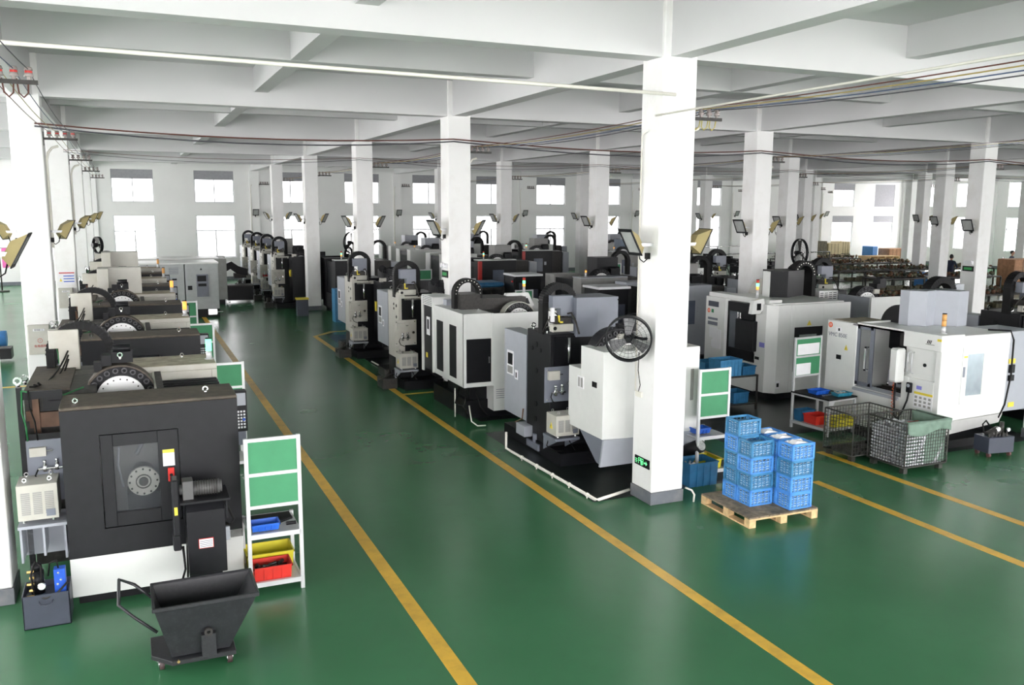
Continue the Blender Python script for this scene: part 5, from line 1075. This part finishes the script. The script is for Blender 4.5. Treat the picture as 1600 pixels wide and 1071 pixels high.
dup(q1, (9.3, 11.2, 0), 0, 'dark machine back behind the black-doored machine', skip=('vent_box',))
dup(q1, (10.2, 16.0, 0), 0, 'dark machine back, third behind the black-doored machine', skip=('vent_box',))
for k, (x, y, z, l, m_) in enumerate(((1.2, 22.4, 0, 'blue plastic board stack beside the third aisle column', LBLUE2), )):
    MB().box(0, .5, 0, .5, 0, 1.15).build('plastic_crate', m_, label=l, cat='crate', loc=(x-1.0, y-2.2, z))
t = T('waste_bin', 'navy waste bin with a yellow rim at the foot of the third aisle column', 'bin', (-.5, 22.55, 0)); MB().box(-.2, .2, -.15, .15, 0, .60).build('bin_body', NAVY, t); MB().box(-.22, .22, -.17, .17, .60, .66).build('bin_rim', YELP, t)
# green boards and benches between the rows
mb2 = rk
for k, (x, y, l) in enumerate(((3.7, 12.8, 'green board rack with a paper, left of the big column near a signal lamp'), (3.6, 17.0, 'green board rack in the inner aisle, second from the big column'), (3.6, 21.5, 'green board rack in the inner aisle, third from the big column'), (3.5, 25.7, 'green board rack in the inner aisle, fourth from the big column'), (3.4, 30, 'green board rack in the inner aisle near the far wall'), (12.2, 22.2, 'green board rack beside the grey machine with blue-grey cover'), (11.8, 30.2, 'green board rack before the white far machines'))):
    dup(rk, (x, y, 0), 0, l)
for x, y, l in ((4.4, 14.4, 'dark cabinet with a white top and red buttons, left of the big column'), (4.7, 9.8, 'dark cabinet with a white top and red buttons, close beside the big column')):
    t = T('control_cabinet', l, 'cabinet', (x, y, 0), 0, 'white-topped dark cabinets'); MB().box(0, .85, 0, .8, .0, 1.9).build('cabinet_body', DARK2, t); MB().box(-.04, .9, -.04, .84, 1.9, 1.96).build('cabinet_top', PAPER, t)
    p_ = MB().box(-.05, .0, .02, .28, 1.4, 1.85).build('button_panel', DARK, t); MB().cyl((-.09, .08, 1.75), (-.05, .08, 1.75), .03, 12).build('stop_button', REDP, p_); MB().box(.12, .32, -.02, .0, 1.2, 1.7).box(.45, .75, -.02, 0, .9, 1.5).build('cabinet_window', NAVY, t)
MB().box(0, 1.8, 0, 1.0, .9, 1.05).build('parts_cover', DBLUE, label='folded teal plastic cover over a rack behind the second aisle column', cat='cover', loc=(2.6, 15.2, .62), bev=.05)
t = T('pallet_stack', 'dark bench under the teal cover behind the second aisle column', 'bench', (2.6, 15.2, 0)); MB().box(0, 1.8, 0, 1.0, 1.45, 1.52).build('bench_top', CAST, t); [MB().box(x, x+.06, y, y+.06, 0, 1.45).build('bench_leg', CAST, t) for x in (0, 1.74) for y in (0, .94)]
t.name = 'storage_bench'
# ================================================================ drilling area beyond the bays on the right
def drill():
    t = T('drill_press', 'drill', 'drill press', (0, 0, 0), 0, 'bench drills in the drilling area')
    MB().box(-.25, .25, -.25, .25, 0, .8).build('drill_stand', mat('green_grey_machine', (.10, .15, .14), .5), t); MB().cyl((0, .12, .8), (0, .12, 1.65), .05, 10).build('drill_column', STEEL, t)
    MB().box(-.13, .13, -.25, .3, 1.35, 1.62).box(-.1, .1, .1, .35, 1.6, 1.72).build('drill_head', DARK, t, bev=.02); MB().cyl((0, -.15, 1.12), (0, -.15, 1.35), .03, 8).build('spindle', STEEL, t); MB().box(-.2, .2, -.3, .1, .95, 1.0).build('drill_table', CAST, t)
    MB().tube([(.13, -.1, 1.45), (.3, -.2, 1.5)], .012, 5).build('feed_handle', STEEL, t)
    return t
d0 = drill(); R3 = random.Random(11); k = 0
pos = [(16.6+.85*c+.2*(r % 2), 19.5+2.3*r) for r in range(4) for c in range(6)]
row_ = ['first', 'second', 'third', 'fourth', 'fifth', 'sixth']
for r in range(4):
    for c in range(6):
        x, y = pos[r*6+c]
        if 15.6 < x < 16.9 and (23.5 < y < 25 or 15.5 < y < 17): continue
        l = 'bench drill press, %s from the left in the %s rank of the drilling area' % (row_[c], row_[r])
        if k == 0: d0.location = (x, y, 0); d0['label'] = l
        else: dup(d0, (x, y, 0), R3.uniform(-.4, .4), l)
        k += 1
t = T('pipe_rail', 'thin steel overhead rail frame above the bench drills', 'rail', (16, 20, 0)); MB().tube([(0, 0, 2.1), (6, 0, 2.1)], .03, 6).tube([(0, 6, 2.1), (6, 6, 2.1)], .03, 6).build('top_rail', STEEL, t)
for x in (0, 1.5, 3, 4.5, 6):
    for y in (0, 6): MB().cyl((x, y, 0), (x, y, 2.1), .025, 6).build('rail_post', CAST, t)
k = 0
for (x, y, z, c_, l) in ((17.0, 18.6, 0, LBLUE, 'bright blue box beside the first rank of drills'), (18.2, 18.6, 0, LBLUE2, 'teal box beside the first rank of drills'), (19.6, 20.6, .9, LBLUE, 'blue tub on a stand between the drills'), (20.6, 22.8, .9, LBLUE, 'blue tub raised among the drills, farther back'), (18.6, 20.7, .6, LBLUE2, 'teal box raised among the drills')):
    t = blue_box(l, (x, y, z), .6, .5, .35, c_)
    if z: MB().box(0, .6, 0, .5, -z, 0).build('crate_stand', CAST, t)
# ================================================================ sorting benches and goods near the right wall
def long_bench(x, y, L_, lab, seed):
    t = T('sorting_bench', lab, 'bench', (x, y, 0), -.10, 'long sorting benches on the right'); MB().box(0, L_, 0, 1.1, .82, .88).build('bench_top', CAST, t)
    n = int(L_/1.6)
    for k in range(n+1):
        for yy in (0, 1.04): MB().box(k*L_/n, k*L_/n+.06, yy, yy+.06, 0, .82).build('bench_leg', CAST, t)
    MB().box(0, L_, .1, 1.0, .3, .34).build('bench_shelf', CAST, t)
    rr = random.Random(seed); b = MB(); b2 = MB()
    b3 = MB()
    for k in range(int(L_*40)):
        q = (b, b2, b3)[min(2, int(rr.random()*2.5))]; s = rr.uniform(.03, .10)
        q.sph((rr.uniform(.1, L_-.1), rr.uniform(.1, 1.0), .88+s*.6+rr.uniform(0, .12)), s, 1, (1, 1, rr.uniform(.5, 1.2)))
    b.build('olive_parts', OLV, t, kind='stuff'); b2.build('brown_parts', BRN, t, kind='stuff'); b3.build('pale_parts', mat('pale_tan_parts', (.38, .30, .2), .7, var=.5, nscale=9) if seed in (3, 4) else mat('green_grey_parts', (.07, .09, .07), .6, var=.5, nscale=9), t, kind='stuff')
    b = MB()
    for k in range(int(L_*8)): s = rr.uniform(.08, .2); b.box(*(lambda X_, Y_: (X_, X_+s*2, Y_, Y_+s))(rr.uniform(.1, L_-.5), rr.uniform(.1, .8)), .34, .34+s)
    b.build('stored_parts', OLV, t, kind='stuff')
    return t
for k, (x, y, L_, l) in enumerate(((17.5, 13.2, 8.0, 'nearest long sorting bench heaped with dark parts on the right'), (24.5, 19.5, 7.0, 'second long sorting bench heaped with parts on the right'), (26.5, 24.0, 10.0, 'third long sorting bench heaped with brown parts'), (29.0, 28.5, 7.0, 'fourth long sorting bench with pale and brown parts'), (30.5, 33.0, 6.0, 'farthest sorting bench near the corner windows'), (33.5, 17.5, 8.0, 'sorting bench with dark parts at the right edge'), (22.0, 9.5, 7.0, 'sorting bench with dark parts behind the right edge machines'))):
    long_bench(x, y, L_, l, k)
def white_pallet(x, y, z, lab):
    t = T('pallet', lab, 'pallet', (x, y, z), -.1, 'pale pallets by the far right corner')
    for k in range(6): MB().box(0, 2.4, .2*k, .2*k+.14, .5, .54).build('deck_plank', WOODL, t)
    for xx in (0, .6, 1.2, 1.8, 2.3): MB().box(xx, xx+.1, 0, 1.15, 0, .5).build('runner', WOODL, t)
    for zz in (0.1, .3): MB().box(0, 2.4, 0, .03, zz, zz+.1).build('side_board', WOODL, t)
white_pallet(38.5, 33.6, .35, 'pale slatted wooden crate pallet near the far right corner')
MB().box(38.4, 41.1, 33.5, 35, 0, .35).build('pallet_plinth', WHITE, label='white low block under the pale slatted pallet', cat='block')
for x, y, z, sx, sz, m_, l in ((42.2, 35.5, 0, 1.4, 1.25, CARD, 'left large cardboard box near the far right corner'), (43.7, 35.3, 0, 1.6, 1.25, CARD, 'right large cardboard box near the far right corner'), (37.0, 37.2, 0, 1.2, 1.75, OLV, 'tall olive crate stack by the far wall'), (38.3, 37.2, 0, 1.2, 1.6, mat('pale_card', (.5, .42, .25), .8), 'pale carton stack by the far wall'), (39.6, 37.4, 0, .9, 1.7, mat('pale_card', (.5, .42, .25), .8), 'second pale carton stack by the far wall'), (41.2, 36.0, 0, .45, 1.4, LBLUE, 'bright blue sack standing by the far wall'), (36.0, 21.5, .2, 2.6, 1.2, CARD, 'brown carton block behind the large white machine, far right'), (29.9, 21.4, .5, .9, .35, LBLUE, 'blue tray on a carton near the slim pillar')):
    t = T('carton' if m_ in (CARD,) else 'goods_stack', l, 'box', (x, y, z)); MB().box(0, sx, 0, 1, 0-z, sz).build('box_body', m_, t, bev=.03)
    b = MB(); [b.box(sx*k/4-.01, sx*k/4+.01, -.01, 0, -z+.05, sz-.02) for k in (1, 2, 3)]; b.box(0, sx, -.012, 0, sz*.5, sz*.5+.03); b.build('box_strap', CAST, t)
fan('pedestal fan by the far wall pier on the right', (33.6, 36.5, 2.55), 2.6, .5, arm=None, pole=2.5)
fan('tilted grey wall fan beside the column above the black head cover', (15.9, 15.1, 2.4), 1.4, .5, arm=None, pole=2.4)
fan('wall fan near the far end of the third aisle column', (2.2, 26.0, 2.5), .6, .45, arm=None, pole=2.45)
fan('low pedestal fan between the third and second aisle columns', (2.4, 27.4, 1.9), .9, .36, arm=None, pole=1.85)
pl_ = placard((47.998, 33.9, 1.7), 1.3, 1.4, 'white notice poster with grey heading on the right wall', 4); pl_.rotation_euler.z = -PI/2

# ================================================================ two workers
def body_data(arms):
    J = [(0, 0, .95), (0, 0, 1.15), (0, 0, 1.38), (0, 0, 1.48), (-.10, 0, .9), (-.11, -.02, .5), (-.11, 0, .08), (-.11, -.14, .04), (.10, 0, .9), (.11, -.02, .5), (.11, 0, .08), (.11, -.14, .04)]
    E = [(0, 1), (1, 2), (2, 3), (0, 4), (4, 5), (5, 6), (6, 7), (0, 8), (8, 9), (9, 10), (10, 11)]
    Rr = [.15, .14, .16, .06, .095, .07, .05, .045, .095, .07, .05, .045]
    for sx, el, wr in arms:
        n = len(J); J += [(sx*.19, 0, 1.40), el, wr]; E += [(2, n), (n, n+1), (n+1, n+2)]; Rr += [.07, .048, .035]
    return J, E, Rr
def skin_person(lab, arms, loc, rz, head, hands):
    J, E, Rr = body_data(arms)
    root = T('person', lab, 'person', loc, rz, 'workers at the far right benches')
    bm_ = bmesh.new(); sl = bm_.verts.layers.skin.verify(); vs = [bm_.verts.new(j) for j in J]
    for v, r in zip(vs, Rr): v[sl].radius = (r, r*.85)
    vs[0][sl].use_root = True
    for a, c in E: bm_.edges.new((vs[a], vs[c]))
    me = bpy.data.meshes.new('body'); bm_.to_mesh(me); bm_.free(); o = bpy.data.objects.new('body', me); C.objects.link(o); o.parent = root
    s_ = o.modifiers.new('skin', 'SKIN'); s_.use_smooth_shade = True; u_ = o.modifiers.new('sub', 'SUBSURF'); u_.levels = u_.render_levels = 1; me.materials.append(CLOTH)
    hx, hy, hz = head
    b = MB(); b.sph((hx, hy, hz), .10, 2, (.85, 1, 1.2)); b.cyl((hx*.6, hy*.6+.01, 1.45), (hx, hy, hz-.05), .05, 10); b.sph((hx, hy-.105, hz-.01), .018, 1); b.sph((hx-.09, hy, hz), .022, 1); b.sph((hx+.09, hy, hz), .022, 1); h_ = b.build('head', SKIN, root)
    MB().sph((hx, hy+.025, hz+.035), .108, 2, (.88, 1, 1.1)).build('hair', HAIR, h_)
    MB().sph((hx-.035, hy-.092, hz+.015), .012, 1).sph((hx+.035, hy-.092, hz+.015), .012, 1).box(hx-.03, hx+.03, hy-.100, hy-.09, hz-.058, hz-.05).build('face_mark', HAIR, h_)
    for (px, py, pz, dx, dy, dz) in hands:
        b = MB(); d_ = Vector((dx, dy, dz)).normalized(); side = d_.cross(Vector((0, 0, 1))).normalized(); p0 = Vector((px, py, pz)); p1 = p0+d_*.09
        b.cyl(p0-d_*.03, p1, .028, 8, .036)
        for k, L_ in enumerate((.06, .075, .07, .055)): s2 = p1+side*(.024*(k-1.5)); b.tube([s2, s2+d_*L_*.6, s2+d_*L_*.9-Vector((0, 0, .02))], .0085, 5)
        b.tube([p0+d_*.03+side*.03, p0+d_*.07+side*.06, p0+d_*.10+side*.065], .0095, 5); b.build('hand', SKIN, root)
skin_person('person in dark navy clothes bending forward over a red trolley, between two columns', [(-1, (-.24, -.18, 1.15), (-.16, -.42, 1.05)), (1, (.24, -.18, 1.15), (.16, -.42, 1.05))], (31.2, 21.4, 0), 1.9, (0, -.08, 1.62), [(-.16, -.42, 1.05, .1, -1, -.1), (.16, -.42, 1.05, -.1, -1, -.1)])
t = T('trolley', 'red trolley in front of the worker between two columns', 'trolley', (30.9, 20.4, 0)); MB().box(0, .9, 0, .5, .85, .95).box(0, .9, 0, .5, .3, .35).build('tray', REDP, t); [MB().cyl((x, y, 0), (x, y, .95), .02, 6).build('trolley_leg', CAST, t) for x in (.03, .87) for y in (.03, .47)]
skin_person('person in a dark shirt reaching an arm out sideways at the far right', [(-1, (-.45, -.08, 1.36), (-.72, -.12, 1.34)), (1, (.26, .04, 1.14), (.22, -.12, .95))], (37.9, 23.1, 0), .3, (0, -.03, 1.64), [(-.72, -.12, 1.34, -1, -.1, 0), (.22, -.12, .95, 0, -.6, -.6)])
t = T('hand_press', 'dark upright hand press the far right worker holds', 'press', (36.95, 22.9, 0)); MB().box(-.1, .1, -.1, .1, 0, 1.2).build('press_body', DARK2, t); MB().cyl((0, 0, 1.2), (0, 0, 1.45), .04, 8).tube([(0, 0, 1.38), (.14, -.05, 1.38)], .015, 6).build('press_lever', STEEL, t)
